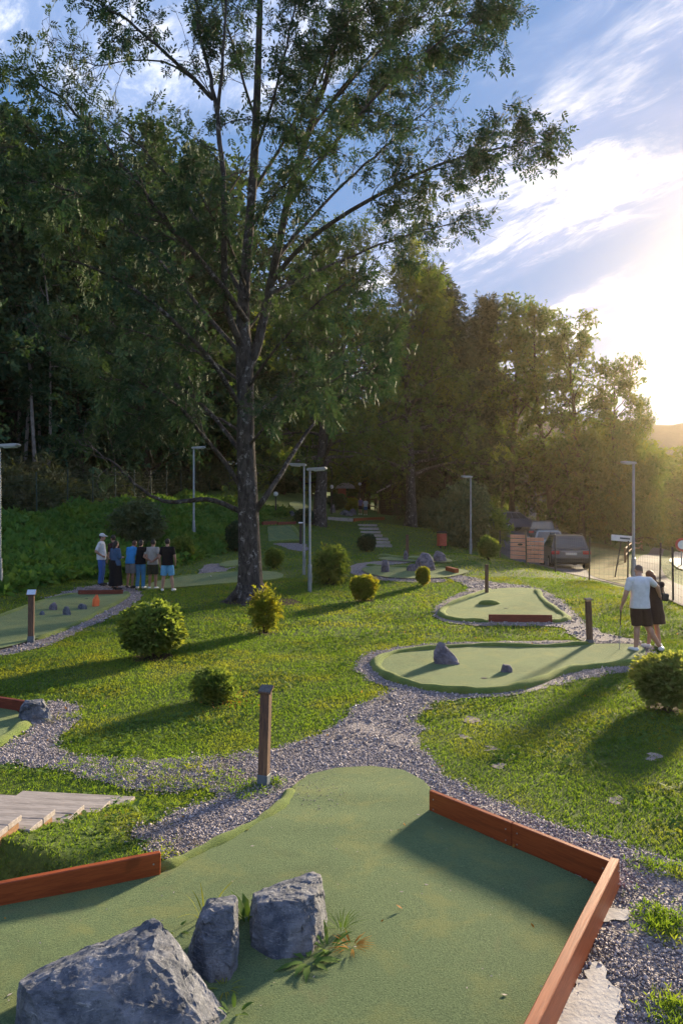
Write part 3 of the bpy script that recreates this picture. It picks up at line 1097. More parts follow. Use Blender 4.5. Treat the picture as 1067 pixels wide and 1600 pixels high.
# orange wedge on the left green
p = at(150, 950)
b = MB().prism([(-.10, 0), (.10, 0), (.12, .14), (.05, .32), (-.08, .2)], 'x', -.04, .04)
o = b.build('wedge_block', MT['board'], None, p + Vector((0, 0, .05)), bevel=.006)
o.rotation_euler = (0, 0, R(-24))
o.data.materials.clear()
o.data.materials.append(plain('orange_wedge_paint', (.75, .16, .05), (.62, .12, .04), 8, .6))
tag(o, 'bright orange wedge obstacle on the left green', 'obstacle')
for q, (a, bb, lab) in enumerate([(532, 903, 'x')][:0]):
    pass
p = at(540, 896)
# dark mound lying on the pear shaped green
p = at(764, 946)
o = MB().ball((0, 0, 0), (.33, .22, .13), 16, 8).build('turf_mound', MT['rim'], None, p + Vector((0, 0, .04)), True)
tag(o, 'low turf covered mound on the pear shaped green near its cup', 'mound')


# ------------------------------------------------------------------ hole posts
def sign_post(label, px, py, h, w_=.10, plate=(.17, .13), tilt=32, yaw=0, lean=(0, 0), face='sign_dark', shoe=True, mat='post', plate_on=True):
    p = at(px, py)
    g = empty('hole_post', p, R(yaw), label, 'post', 'hole marker posts')
    g.rotation_euler = (R(lean[1]), R(lean[0]), R(yaw))
    MB().box((0, 0, h / 2 + .0), (w_, w_, h), None, .006).build('post', MT[mat], g)
    if shoe:
        MB().box((0, 0, .06), (w_ + .014, w_ + .014, .16), None, .003).build('steel_shoe', MT['steel_shoe'], g)
    if plate_on:
        rt = Matrix.Rotation(R(tilt), 3, 'X')
        pl = MB().box((0, 0, 0), (*plate, .018), rt, .003).build('sign_board', MT['post'], g, (0, -.012, h + .035))
        MB().box((0, 0, .012), (plate[0] - .02, plate[1] - .02, .005), rt, .001).build('sign_face', MT[face], pl)
    return g


sign_post('tall weathered hole post with tilted dark sign in the gravel beside the front green', 412, 1229, 1.03, .105, (.15, .13), 30, -14, (1.6, 0), 'sign_dark')
sign_post('brown hole post with slanted cap left of the standing couple', 921, 1009, .98, .105, (.17, .14), 12, 12, (-2.5, 0), 'sign_dark')
sign_post('hole post with blue sign face standing on the left green', 49, 1004, 1.02, .115, (.19, .18), 34, 14, (.5, 0), 'sign_blue')
sign_post('brown hole post topped by a round bush at the pear shaped green', 760, 928, .95, .10, plate_on=False, shoe=False)
sign_post('thin dark post behind the small standing stone at middle right', 636, 874, 1.1, .13, plate_on=False, shoe=False)
sign_post('dark hole post with bright white top beside the square green', 470, 850, 1.2, .16, (.28, .22), 20, 0, (0, 0), 'lamp_white', mat='brown_post', shoe=False)
sign_post('thin reddish post standing behind the feathery bush', 509, 890, 1.05, .1, plate_on=False, shoe=False)
sign_post('slim white topped post left of the big trunk', 376, 884, 1.0, .09, (.2, .2), 20, 0, (0, 0), 'lamp_white', mat='galv', shoe=False)
sign_post('low wooden stake left of the far hut by the people', 591, 803, 1.0, .1, plate_on=False, shoe=False)


# ------------------------------------------------------------------ lamps
def lamp(label, px, py, h, hd=(-1, 0), r=.045, head=(.62, .26, .11), yaw=0, mat='galv', hm='lamp_white'):
    p = at(px, py)
    g = empty('street_lamp', p, R(yaw), label, 'street lamp', 'lamp posts in the garden')
    MB().tube([(0, 0, -.3), (0, 0, .9), (0, 0, .92), (0, 0, h)], [r * 1.5, r * 1.5, r, r * .8], 10).build('pole', MT[mat], g)
    MB().box((0, 0, .45), (.012, .10, .32), None, .003).build('hatch', MT['lamp_grey'], g, (r * 1.5, 0, 0))
    b = MB()
    w_, d_, t_ = head
    b.prism([(-.08, -t_ * .3), (w_ - .1, -t_ * .45), (w_ - .02, -t_ * .1), (w_ - .06, t_ * .4), (-.02, t_ * .55), (-.1, t_ * .2)], 'y', -d_ / 2, d_ / 2)
    o = b.build('lamp_head', MT['lamp_grey'], g, (0, 0, h + .03), bevel=.02)
    o.rotation_euler = (0, R(-4), math.atan2(hd[1], hd[0]))
    MB().box((w_ * .52, 0, -t_ * .47), (w_ * .55, d_ * .7, .03), None, .008).build('diffuser', MT[hm], o)
    return g


lamp('grey lamp post with head to the right, nearer of the two near the big trunk', 484, 925, 4.05, (1, -.25))
lamp('thinner lamp post with head to the left, farther of the two near the big trunk', 475, 898, 4.25, (-1, .15), .04)
lamp('grey lamp post at the left edge before the leafy bank', 0, 922, 4.05, (1, -.1))
lamp('lamp post half hidden behind the low branch on the left bank', 303, 842, 4.5, (1, -.1), .05)
lamp('lamp post beside the big bushes near the red bin', 735, 866, 4.5, (-1, -.2), .05)
lamp('tall lamp post behind the standing couple with the lit head', 989, 905, 4.95, (-1, -.3), .065)


def path_light(label, px, py, h):
    p = at(px, py)
    g = empty('path_light', p, 0, label, 'lamp', 'small lights on short poles')
    MB().tube([(0, 0, -.1), (0, 0, h)], .05, 8).build('pole', MT['black'], g)
    MB().ball((0, 0, h + .12), (.17, .17, .16), 10, 6).build('globe', MT['lamp_white'], g, None, True)


path_light('small globe light on a dark pole on the far left bank', 431, 806, 1.35)
path_light('white globe light, taller of the two beyond the second trunk', 562, 802, 2.9)
path_light('white globe light, shorter of the two beyond the second trunk', 518, 803, 2.0)
p = un(0, 0, 1)


# ------------------------------------------------------------------ fences
def fence(label, line, post_h, spacing, post_mat, wire_mat, pr=.03, xs=.2, zs=.2, wr=.004, over=None, tops=None):
    """wire mesh fence: round posts and welded wire panels between them"""
    p0 = Vector((line[0][0], line[0][1], g1(*line[0])))
    g = empty('wire_fence', p0, 0, label, 'fence')
    posts = []
    if spacing is None:
        posts = [Vector((x, y, g1(x, y))) for x, y in line]
    else:
        L = np.array(line, float)
        seg = np.linalg.norm(np.diff(L, axis=0), axis=1)
        cum = np.concatenate([[0], np.cumsum(seg)])
        for s_ in np.arange(0, cum[-1], spacing):
            x = np.interp(s_, cum, L[:, 0])
            y = np.interp(s_, cum, L[:, 1])
            posts.append(Vector((x, y, g1(x, y))))
    pm = None
    for k, p in enumerate(posts):
        if pm is None:
            b = MB().tube([(0, 0, -.2), (0, 0, post_h)], pr, 8)
            o = b.build('fence_post', MT[post_mat], g, p - p0)
            pm = o
        else:
            o = pm.copy()
            link(o, g)
            o.location = p - p0
        o.rotation_euler = (R(random.uniform(-1, 1)), R(random.uniform(-1, 1)), 0)
        if k:
            a, c = posts[k - 1] - p0, p - p0
            wv = []
            wf = []

            def strand(u, v):
                i = len(wv)
                d = (v - u).normalized()
                up = Vector((0, 0, 1)) if abs(d.z) < .8 else Vector((1, 0, 0))
                q = d.cross(up).normalized() * wr
                r_ = d.cross(q).normalized() * wr
                for e in (u, v):
                    wv.extend([e + q, e - q * .5 + r_ * .87, e - q * .5 - r_ * .87])
                for t in range(3):
                    wf.append((i + t, i + (t + 1) % 3, i + 3 + (t + 1) % 3, i + 3 + t))
            for z in np.arange(.06, post_h - .02, zs):
                strand(a + Vector((0, 0, z)), c + Vector((0, 0, z)))
            n = max(2, int((c - a).length / xs))
            for t in range(1, n):
                q = a.lerp(c, t / n)
                strand(q + Vector((0, 0, .05)), q + Vector((0, 0, post_h - .04)))
            me = mesh_np('wire_panel', np.array(wv), np.array(wf), MT[wire_mat])
            obj('wire_panel', me, g)
    return g, posts


fence('tall green wire mesh fence along the top of the left leafy bank', [(-15.2, 29.2), (-14.2, 33), (-13.7, 35), (-12.4, 42), (-11.3, 49.5), (-9.8, 56), (-6, 62)], 2.05, 2.45, 'green_post', 'green_post', .035, .12, .2, .0035)
rp = [(9.05, 17.2)] + [tuple(at(px, py)[:2]) for px, py in [(1051, 940), (1030, 921), (980, 909), (920, 907), (867, 894), (822, 884), (781, 872)]] + [(9.2, 51), (8.6, 58)]
fence('low brown wire fence between the lawn and the parked cars', rp, 1.62, None, 'brown_post', 'wire', .033, .25, .2, .003)

# slatted orange board hung on the right fence
p0 = at(797, 878)
p1 = at(849, 889)
sb = empty('slatted_board', (p0.x, p0.y, p0.z), 0, 'peach coloured slatted board with dark smudge hung on the right wire fence', 'sign board')
dv = (p1 - p0)
dv.z *= .6
ang = math.atan2(dv.y, dv.x)
for k in range(6):
    for j in range(2):
        a = p0.lerp(p1, .5 * j + .004)
        c = p0.lerp(p1, .5 * j + .496)
        L = (c - a).length
        o = MB().box((0, 0, 0), (L, .03, .165), None, .004).build('slat', MT['peach'], sb)
        mid = (a + c) / 2 - p0
        o.matrix_local = Matrix.Translation(mid + Vector((-.02, -.07, .30 + .196 * k))) @ Matrix.Rotation(ang, 4, 'Z') @ Matrix.Rotation(R(random.uniform(-.3, .3)), 4, 'Y')
o = MB().ball((0, 0, 0), (.14, .012, .05), 10, 6).build('smudge', MT['brown_post'], sb)
o.matrix_local = Matrix.Translation((p1 - p0) * .3 + Vector((-.02, -.09, .92))) @ Matrix.Rotation(ang, 4, 'Z')

# street name plate on a leaning pole behind the fence
p = at(960, 903)
g = empty('street_sign', p, 0, 'white oblong street sign on a leaning pole behind the right fence', 'sign')
MB().tube([(-.02, 0, -.1), (.30, 0, 1.72)], .03, 8).build('pole', MT['brown_post'], g)
o = MB().box((0, 0, 0), (.98, .05, .26), None, .01).build('sign_panel', MT['white'], g, (.33, -.05, 1.72))
o.rotation_euler = (R(-8), R(5), R(-8))
MB().box((.08, -.03, .0), (.42, .006, .07), None, .002).build('lettering_band', MT['sign_dark'], o)
# guard rail along the sunk footpath
ln = smooth_line([tuple(at(*q)[:2]) for q in [(976, 880), (985, 868), (1003, 859), (1022, 852), (1040, 848)]], 2)
g = empty('guard_rail', Vector((ln[0][0], ln[0][1], g1(*ln[0]))), 0, 'curved two bar wooden rail along the sunk footpath on the right', 'railing')
q0 = Vector(g.location)
for z in (.42, .80):
    MB().tube([Vector((x, y, g1(x, y) + z)) - q0 for x, y in ln], .045, 8).build('rail', MT['plank_side'], g)
for x, y in ln[::3]:
    MB().box((0, 0, .4), (.1, .1, .95), None, .01).build('rail_post', MT['plank_side'], g, Vector((x, y, g1(x, y))) - q0)
# red round road sign at the right edge
p = at(1064, 884)
g = empty('road_sign', p, 0, 'red sign on a grey pole by the pale road at the right edge', 'sign')
hh = 36 * p.y / F
MB().tube([(0, 0, -.1), (0, 0, hh)], .04, 8).build('pole', MT['galv'], g)
o = MB().tube([(0, -.03, 0), (0, .0, 0)], .34, 20).build('sign_disc', MT['redbin'], g, (0, -.05, hh - .1))
o = MB().tube([(0, -.036, 0), (0, -.031, 0)], .22, 20).build('sign_face', MT['white'], o)

# litter bin
p = at(690, 857)
g = empty('litter_bin', p, 0, 'red litter bin on short legs before the right bushes', 'litter bin')
MB().tube([(0, 0, .16), (0, 0, .20), (0, 0, .9)], [.27, .29, .31], 16).build('drum', MT['redbin'], g, None, False)
o = MB().tube([(0, 0, .94), (0, 0, 1.0), (0, 0, 1.05)], [.34, .34, .18], 16).build('lid', MT['black'], g)
for k in range(3):
    a = k * 2.094
    MB().box((math.cos(a) * .2, math.sin(a) * .2, .08), (.05, .05, .2)).build('leg', MT['black'], g)
MB().tube([(0, 0, .18), (0, 0, .24)], .32, 16).build('base_ring', MT['redbin'], g)

# ------------------------------------------------------------------ hut
c = at(640, 800)
hy = 82.0
hx = (640 - CX) / F * hy
hz = g1(hx, hy)
hut = empty('wooden_hut', (hx, hy, hz), 0, 'dark timber hut with pale roof edge under the trees at the far end', 'hut')
wl, dp, eh, rh = 6.6, 4.5, 2.7, 4.35
nb = 14
for k in range(nb):
    z0 = .05 + k * eh / nb
    MB().box((0, -dp / 2, z0 + eh / nb / 2), (wl, .07, eh / nb - .02), None, .01).build('wall_plank', MT['hut'], hut)
for s_ in (-1, 1):
    MB().box((s_ * (wl / 2 - .04), .02, eh / 2), (.08, dp - .1, eh)).build('side_wall', MT['hut'], hut)
MB().box((0, dp / 2, eh / 2), (wl, .08, eh)).build('back_wall', MT['hut'], hut)
MB().prism([(-wl / 2, eh + .0), (wl / 2, eh + .0), (0, rh)], 'y', -dp / 2 - .02, -dp / 2 + .05).build('gable', MT['hut'], hut)
for s_ in (-1, 1):
    sl = math.atan2(rh - eh + .1, wl / 2)
    rot = Matrix.Rotation(s_ * sl, 3, 'Y')
    ln_ = math.hypot(wl / 2, rh - eh) + .7
    cx = s_ * (wl / 4 + .2)
    roof = MB().box((cx, 0, (eh + rh) / 2 + .0), (ln_, dp + 1.4, .12), rot).build('roof', MT['hut'], hut)
    MB().box((cx, -dp / 2 - .74, (eh + rh) / 2 + .03), (ln_, .05, .17), rot).build('barge_board', MT['plank'], roof)
dr = MB().box((-1.6, -dp / 2 - .055, 1.0), (.95, .05, 2.0), None, .01).build('door', MT['brown_post'], hut)
MB().ball((-1.25, -dp / 2 - .12, 1.0), .05, 8, 6).build('handle', MT['galv'], dr)
wd = MB().box((1.3, -dp / 2 - .055, 1.5), (1.1, .05, .9), None, .01).build('window', MT['black'], hut)
MB().box((1.3, -dp / 2 - .09, 1.5), (.05, .03, .9)).box((1.3, -dp / 2 - .09, 1.5), (1.1, .028, .05)).build('glazing_bar', MT['plank_side'], wd)

# small red stall with pale roof left of the far couple
p = at(539, 797)
p = Vector(((537 - CX) / F * 84, 84, g1((537 - CX) / F * 84, 84)))
g = empty('red_stall', p, 0, 'tiny red stall with pale curved roof left of the far couple', 'stall')
MB().box((-.2, 0, .95), (.9, .9, 1.9), None, .03).build('wall', MT['redbin'], g)
MB().prism([(-.95, 1.92), (1.3, 1.92), (1.1, 2.25), (.5, 2.55), (-.2, 2.5), (-.75, 2.2)], 'y', -.7, .7).build('roof', MT['plank'], g)
MB().box((.85, -.1, .5), (.9, .4, .95), None, .02).build('counter', MT['board_dark'], g)

# ------------------------------------------------------------------ cars
MT['glass'] = plain('car_glass', (.05, .055, .065), (.04, .045, .05), 3, .08, .8)
MT['tyre'] = plain('tyre', (.022, .022, .022), (.016, .016, .016), 9, .85, .2)
MT['alloy'] = plain('alloy', (.4, .4, .42), (.3, .3, .32), 9, .35, .5, metal=.7)
MT['taillight'] = plain('tail_light', (.45, .03, .025), (.35, .02, .02), 9, .25, .6)
MT['plate'] = plain('number_plate', (.72, .70, .60), (.6, .58, .5), 30, .4, .4)


def car(label, x, y, az, L, Wd, H, paint, est=True, rails=True):
    z = g1(x, y) + .03
    g = empty('parked_car', (x, y, z), R(-az), label, 'car', 'cars parked beyond the right fence')
    pm = plain('car_paint', paint, tuple(.85 * c_ for c_ in paint), 3, .28, .6)
    h = L / 2
    bl = .92 * H / 1.65
    b = MB()
    b.prism([(-h, .42), (-h - .02, .62), (-h + .04, bl), (-h + .2, bl + .06), (.9, bl + .06), (1.1, bl + .02), (h - .55, bl - .10), (h - .12, bl - .22), (h, .62), (h - .02, .36), (h - .3, .24), (-h + .25, .26)], 'x', -Wd / 2, Wd / 2)
    body = b.build('body', pm, g, bevel=.055)
    # cabin with leaning sides
    ry, fy = (-h + .22, .95)
    rt, ft = (-h + (.55 if est else 1.1), .05)
    zb, zt = bl + .04, H
    wb, wt = Wd / 2 - .05, Wd / 2 - .24
    bm = bmesh.new()
    q = []
    for (yy, zz, ww) in ((ry, zb, wb), (fy, zb, wb), (ft, zt - .03, wt), ((rt + ft) / 2, zt, wt), (rt, zt - .04, wt)):
        q.append((bm.verts.new((-ww, yy, zz)), bm.verts.new((ww, yy, zz))))
    bm.faces.new([a for a, _ in q])
    bm.faces.new([c_ for _, c_ in q][::-1])
    for i in range(5):
        a, c_ = q[i], q[(i + 1) % 5]
        bm.faces.new((a[0], a[1], c_[1], c_[0]))
    m_ = MB()
    m_.bm.free()
    m_.bm = bm
    m_.build('cabin', pm, g, bevel=.04)

    def pane(name, quad, off):
        bm = bmesh.new()
        n = (Vector(quad[1]) - Vector(quad[0])).cross(Vector(quad[2]) - Vector(quad[0])).normalized()
        if n.dot(Vector(off)) < 0:
            n = -n
        A = [bm.verts.new(Vector(v) + n * .012) for v in quad]
        B = [bm.verts.new(Vector(v) - n * .02) for v in quad]
        bm.faces.new(A)
        bm.faces.new(B[::-1])
        for i in range(4):
            bm.faces.new((A[i], B[i], B[(i + 1) % 4], A[(i + 1) % 4]))
        m_ = MB()
        m_.bm.free()
        m_.bm = bm
        return m_.build(name, MT['glass'], g)

    def lerp(a, b_, t):
        return a + (b_ - a) * t
    for s_ in (-1, 1):
        for (t0, t1) in ((.06, .36), (.39, .66), (.69, .95)):
            def sp(t, v):
                yb_, yt_ = lerp(ry, fy, t), lerp(rt, ft, t)
                vv = .12 + .74 * v
                return (s_ * lerp(wb, wt, vv), lerp(yb_, yt_, vv), lerp(zb, zt - .035, vv))
            pane('side_window', [sp(t0, 0), sp(t1, 0), sp(t1, 1), sp(t0, 1)], (s_, 0, 0))

    def end(yb_, yt_, name, off):
        def sp(u, v):
            vv = .14 + .72 * v
            return (u * lerp(wb, wt, vv) * .86, lerp(yb_, yt_, vv), lerp(zb, zt - .035, vv))
        pane(name, [sp(-1, 0), sp(1, 0), sp(1, 1), sp(-1, 1)], off)
    end(ry, rt, 'rear_window', (0, -1, .3))
    end(fy, ft, 'windscreen', (0, 1, .3))
    for s_ in (-1, 1):
        MB().box((s_ * (Wd / 2 - .2), -h + .0, bl - .10), (.38, .08, .16), None, .02).build('tail_light', MT['taillight'], body)
        MB().box((s_ * (Wd / 2 - .24), h - .1, bl - .27), (.36, .16, .12), None, .03).build('headlight', MT['lamp_white'], body)
        MB().box((s_ * (Wd / 2 + .09), .78, bl + .12), (.2, .1, .14), None, .03).build('wing_mirror', pm, g)
        if rails:
            MB().tube([(s_ * wt * .92, rt + .1, zt - .0), (s_ * wt * .92, rt + .2, zt + .06), (s_ * wt * .92, ft - .1, zt + .06), (s_ * wt * .92, ft, zt - .0)], .02, 6).build('roof_rail', MT['black'], g)
        for yy in (-h + .82, h - .85):
            wz = .34
            tl = MB().tube([(s_ * (Wd / 2 - .2), yy, wz), (s_ * (Wd / 2 - .0), yy, wz), (s_ * (Wd / 2 + .015), yy, wz)], [.34, .34, .31], 20).build('wheel', MT['tyre'], g)
            MB().tube([(s_ * (Wd / 2), yy, wz), (s_ * (Wd / 2 + .025), yy, wz)], [.22, .2], 14).build('rim', MT['alloy'], tl)
    MB().box((0, -h - .03, bl - .16), (.54, .03, .12), None, .004).build('number_plate', MT['plate'], body)
    MB().box((0, -h - .03, .46), (Wd - .18, .1, .24), None, .03).build('rear_bumper', MT['black'], g)
    MB().box((0, -h - .035, bl - .055), (Wd * .5, .03, .035), None, .004).build('trim_strip', MT['alloy'], body)
    return g


car('dark grey sports utility car seen from behind, nearest the fence', 11.55, 38.6, 7, 4.5, 1.9, 1.7, (.075, .07, .075))
car('silver car with pale windscreen parked just ahead of the nearest dark one', 12.75, 46.2, 10, 4.4, 1.82, 1.52, (.30, .31, .32))
car('dark car third in the row, only its roof and glass showing', 14.6, 53.8, 16, 4.4, 1.82, 1.55, (.05, .055, .06))
car('dark blue estate car parked sideways, farthest in the row under the trees', 14.4, 62, 58, 4.5, 1.85, 1.55, (.06, .07, .11))

# ------------------------------------------------------------------ people
def remesh(name, mb, mat, parent, vox=.014, smooth=4):
    """join overlapping shapes into one continuous skin"""
    o = mb.build(name + '_raw', None, None)
    m = o.modifiers.new('r', 'REMESH')
    m.mode = 'VOXEL'
    m.voxel_size = vox
    s = o.modifiers.new('s', 'SMOOTH')
    s.factor = .5
    s.iterations = smooth
    dg = bpy.context.evaluated_depsgraph_get()
    me = bpy.data.meshes.new_from_object(o.evaluated_get(dg))
    old = o.data
    bpy.data.objects.remove(o)
    bpy.data.meshes.remove(old)
    me.name = name
    me.materials.clear()
    me.materials.append(mat)
    for p in me.polygons:
        p.use_smooth = True
    return obj(name, me, parent)


JOINTS = dict(head=(0, .03, 1.63), neck=(0, -.005, 1.46), chest=(0, 0, 1.31), waist=(0, .0, 1.10), pelvis=(0, 0, .95),
              shl=(-.175, -.005, 1.42), shr=(.175, -.005, 1.42), ell=(-.25, -.03, 1.14), elr=(.25, -.03, 1.14), wrl=(-.25, .04, .90), wrr=(.25, .04, .90),
              hil=(-.09, 0, .93), hir=(.09, 0, .93), knl=(-.10, .02, .50), knr=(.10, .02, .50), anl=(-.11, -.03, .08), anr=(.11, -.03, .08),
              tol=(-.14, .13, .035), tor=(.14, .13, .035))


def cap_(b, a, c, ra, rc, n=10):
    a, c = Vector(a), Vector(c)
    b.tube([a, a.lerp(c, .35), a.lerp(c, .7), c], [ra, ra * .72 + rc * .28 + .004, ra * .34 + rc * .66 + .003, rc], n)
    b.ball(a, ra, 10, 6)
    b.ball(c, rc, 10, 6)


def person(label, px, py, hpx, yaw, pose=None, build=1.0, female=False, skin='skin', hair='hair', hairlen=0, top=None, bottom=None, bkind='shorts', sleeve=.6, shoes='white', hat=None,
           vox=.014, dY=0.0, group=None, fingers=True, bald=False, belly=0.0):
    p = at(px, py)
    if dY:
        p.y += dY
        p.x = (px - CX) / F * p.y
        p.z = g1(p.x, p.y)
    g = empty('person', p, R(yaw), label, 'person', group)
    k = hpx * p.y / F / 1.75
    g.scale = (k, k, k)
    J = {n: Vector(v) for n, v in JOINTS.items()}
    for n, v in (pose or {}).items():
        J[n] = Vector(v)
    B_ = build
    sw = .9 if female else 1.0
    up = (J['chest'] - J['pelvis']).normalized()
    q = Vector((0, 0, 1)).rotation_difference(up).to_matrix()
    hd = (J['head'] - J['neck']).normalized()
    hq = Vector((0, .12, 1)).normalized().rotation_difference(hd).to_matrix()

    def torso(b, e, full=True):
        if full:
            b.ball(J['pelvis'], (.155 * B_ * (1.05 if female else 1) + e, .115 * B_ + e, .125 + e), 14, 9, q)
        b.ball(J['waist'] + Vector((0, belly * .5, 0)), (.135 * B_ * (.9 if female else 1) + e, .10 * B_ + e + belly, .16 + e), 14, 9, q)
        b.ball(J['chest'], (.168 * B_ * sw + e, .115 * B_ + e, .19 + e), 14, 9, q)
        b.ball(J['chest'].lerp(J['neck'], .5), (.14 * B_ * sw + e, .09 * B_ + e, .09 + e), 14, 9, q)
        for s_ in ('shl', 'shr'):
            cap_(b, J['chest'].lerp(J['neck'], .62), J[s_], .068 * B_ + e * .7, .055 * B_ + e)
    b = MB()
    torso(b, 0)
    cap_(b, J['neck'] - hd * .06, J['head'] - hd * .05, .062, .052)
    H = J['head']
    b.ball(H + hq @ Vector((0, -.005, .02)), (.075, .094, .10), 14, 10, hq)
    b.ball(H + hq @ Vector((0, .028, -.045)), (.056, .062, .068), 12, 8, hq)
    b.ball(H + hq @ Vector((0, .098, -.02)), (.014, .02, .024), 8, 6, hq)
    b.ball(H + hq @ Vector((0, .088, -.062)), (.026, .012, .012), 8, 6, hq)
    for s_ in (-1, 1):
        b.ball(H + hq @ Vector((s_ * .078, -.005, -.01)), (.012, .022, .032), 8, 6, hq)
        b.ball(H + hq @ Vector((s_ * .03, .082, .022)), (.02, .012, .008), 8, 6, hq)
    for s_, sg in (('l', -1), ('r', 1)):
        sh, el, wr = J['sh' + s_], J['el' + s_], J['wr' + s_]
        cap_(b, sh, el, .054 * B_, .041 * B_)
        cap_(b, el, wr, .042 * B_, .029)
        d = (wr - el).normalized()
        side = d.cross(Vector((0, 1, 0)))
        side = side.normalized() if side.length > .1 else Vector((1, 0, 0))
        fw = side.cross(d).normalized()
        b.ball(wr + d * .055, (.022, .040, .055), 10, 7, Vector((0, 0, 1)).rotation_difference(d).to_matrix())
        for i, ln_ in enumerate((.070, .080, .074, .056)):
            f0 = wr + d * .085 + fw * (.030 - .02 * i)
            f1 = f0 + d * ln_ * .55 + side * (-sg) * .010
            f2 = f1 + d * ln_ * .40 + side * (-sg) * .022
            b.tube([f0, f1, f2], [.0105, .0095, .008], 6)
        t0 = wr + d * .03 + fw * .028
        b.tube([t0, t0 + d * .035 + fw * .028, t0 + d * .068 + fw * .034], [.013, .011, .009], 6)
        cap_(b, J['hi' + s_], J['kn' + s_], .088 * B_, .056 * B_)
        kn, an, to = J['kn' + s_], J['an' + s_], J['to' + s_]
        cap_(b, kn, an, .056 * B_, .037)
        b.ball(kn.lerp(an, .3) + Vector((0, -.012, 0)), (.054 * B_, .058 * B_, .11), 10, 7)
        cap_(b, an - Vector((0, .02, .035)), to, .042, .03)
    remesh('body', b, MT[skin], g, vox, 3)
    if top:
        b = MB()
        torso(b, .017, False)
        pv = J['pelvis']
        wf = 1.05 if female else 1.0
        b.loft([((pv.x, pv.y, pv.z - .075), .178 * B_ * wf + .016, .135 * B_ + .016), ((pv.x, pv.y, pv.z + .03), .172 * B_ * wf + .014, .128 * B_ + .014 + belly * .4), (tuple(J['waist']), .158 * B_ * (.93 if female else 1) + .016, .112 * B_ + .018 + belly), (tuple(J['chest']), .172 * B_ * sw + .016, .112 * B_ + .016)])
        for s_ in 'lr':
            sh, el, wr = J['sh' + s_], J['el' + s_], J['wr' + s_]
            if sleeve <= 1:
                e = sh.lerp(el, sleeve)
                cap_(b, sh, e, .062 * B_, .058 * B_)
            else:
                cap_(b, sh, el, .066 * B_, .056 * B_)
                cap_(b, el, el.lerp(wr, sleeve - 1), .056 * B_, .045)
        remesh('shirt', b, top, g, vox, 5)
    if bottom:
        b = MB()
        e = .014
        b.ball(J['pelvis'] - Vector((0, 0, .03)), (.160 * B_ + .008, .120 * B_ + .006, .115), 14, 9, q)
        if bkind in ('shorts', 'trousers'):
            for s_ in 'lr':
                hi, kn, an = J['hi' + s_], J['kn' + s_], J['an' + s_]
                if bkind == 'shorts':
                    m_ = hi.lerp(kn, .92)
                    b.tube([hi + Vector((0, 0, -.02)), hi.lerp(kn, .4), m_], [.098 * B_, .108 * B_, .102 * B_], 14)
                else:
                    b.tube([hi + Vector((0, 0, -.02)), hi.lerp(kn, .5), kn, kn.lerp(an, .5), an], [.098 * B_, .096 * B_, .076 * B_, .068, .064], 14)
        else:
            z1 = {'skirt': .16, 'dress': .56}[bkind]
            c0 = J['pelvis']
            rr = {'skirt': .255, 'dress': .235}[bkind]
            n = 18
            pts = [c0 + Vector((0, 0, .12)), c0 + Vector((0, 0, -.05)), Vector((c0.x, c0.y, (c0.z + z1) / 2)), Vector((c0.x, c0.y, z1))]
            b.tube(pts, [.15 * B_, .185 * B_, .215, rr], n)
        remesh('bottoms' if bkind in ('shorts', 'trousers') else 'skirt', b, bottom, g, vox, 4)
    for s_ in 'lr':
        b = MB()
        an, to = J['an' + s_], J['to' + s_]
        cap_(b, an - Vector((0, .025, .025)), to - Vector((0, 0, -.008)), .052, .042)
        remesh('shoe', b, MT[shoes], g, vox, 2)
    b = MB()
    if not bald:
        b.ball(H + hq @ Vector((0, -.018, .032)), (.086, .098, .104), 14, 10, hq)
        if hairlen:
            b.ball(H + hq @ Vector((0, -.062, -.02)), (.082, .055, .10), 12, 8, hq)
            cap_(b, H + hq @ Vector((0, -.07, -.02)), H + hq @ Vector((0, -.085, -hairlen)), .07, .045)
        remesh('hair', b, MT[hair], g, vox, 2)
    if hat:
        b = MB()
        b.ball(H + hq @ Vector((0, -.008, .062)), (.090, .106, .082), 14, 10, hq)
        b.ball(H + hq @ Vector((0, .115, .052)), (.068, .072, .014), 12, 6, hq)
        remesh('cap', b, hat, g, vox, 2)
    return g


C_white = cloth('white_cloth', (.66, .67, .70))
C_jeans = cloth('blue_denim', (.06, .14, .38))
C_jeans2 = cloth('bright_denim', (.08, .24, .42))
C_bluegrey = cloth('slate_blue_cloth', (.07, .12, .21))
C_black = cloth('black_cloth', (.017, .016, .018))
C_blue = cloth('bright_blue_cloth', (.05, .27, .62))
C_greysh = cloth('grey_cloth', (.22, .21, .21))
C_beige = cloth('beige_cloth', (.40, .37, .34))
C_olive = cloth('olive_cloth', (.05, .052, .035))
C_lblue = cloth('light_blue_cloth', (.17, .43, .66))
C_dark = cloth('dark_brown_cloth', (.045, .028, .026))
C_purple = cloth('purple_cloth', (.20, .14, .32))
C_maroon = cloth('dark_maroon_cloth', (.06, .03, .035))
GP = 'people gathered at the left greens'
hip_hand = dict(elr=(.30, -.10, 1.16), wrr=(.17, .06, 1.02))
person('man in white cap, white shirt and blue jeans at the left end of the group', 159, 915, 81, -88, dict(hip_hand, ell=(-.26, -.02, 1.14), wrl=(-.2, .14, .98)), 1.0, False, 'skin', 'hair', 0, C_white, C_jeans, 'trousers', .75, 'black', C_white, belly=.03, group=GP)
person('person in maroon with dark glasses half hidden behind the woman in the long skirt', 178, 917, 77, 60, dict(wrr=(.12, .2, 1.12), elr=(.26, .02, 1.15)), .95, False, 'skin', 'hair', 0, C_maroon, C_olive, 'shorts', .8, 'white', None, group=GP, dY=.5)
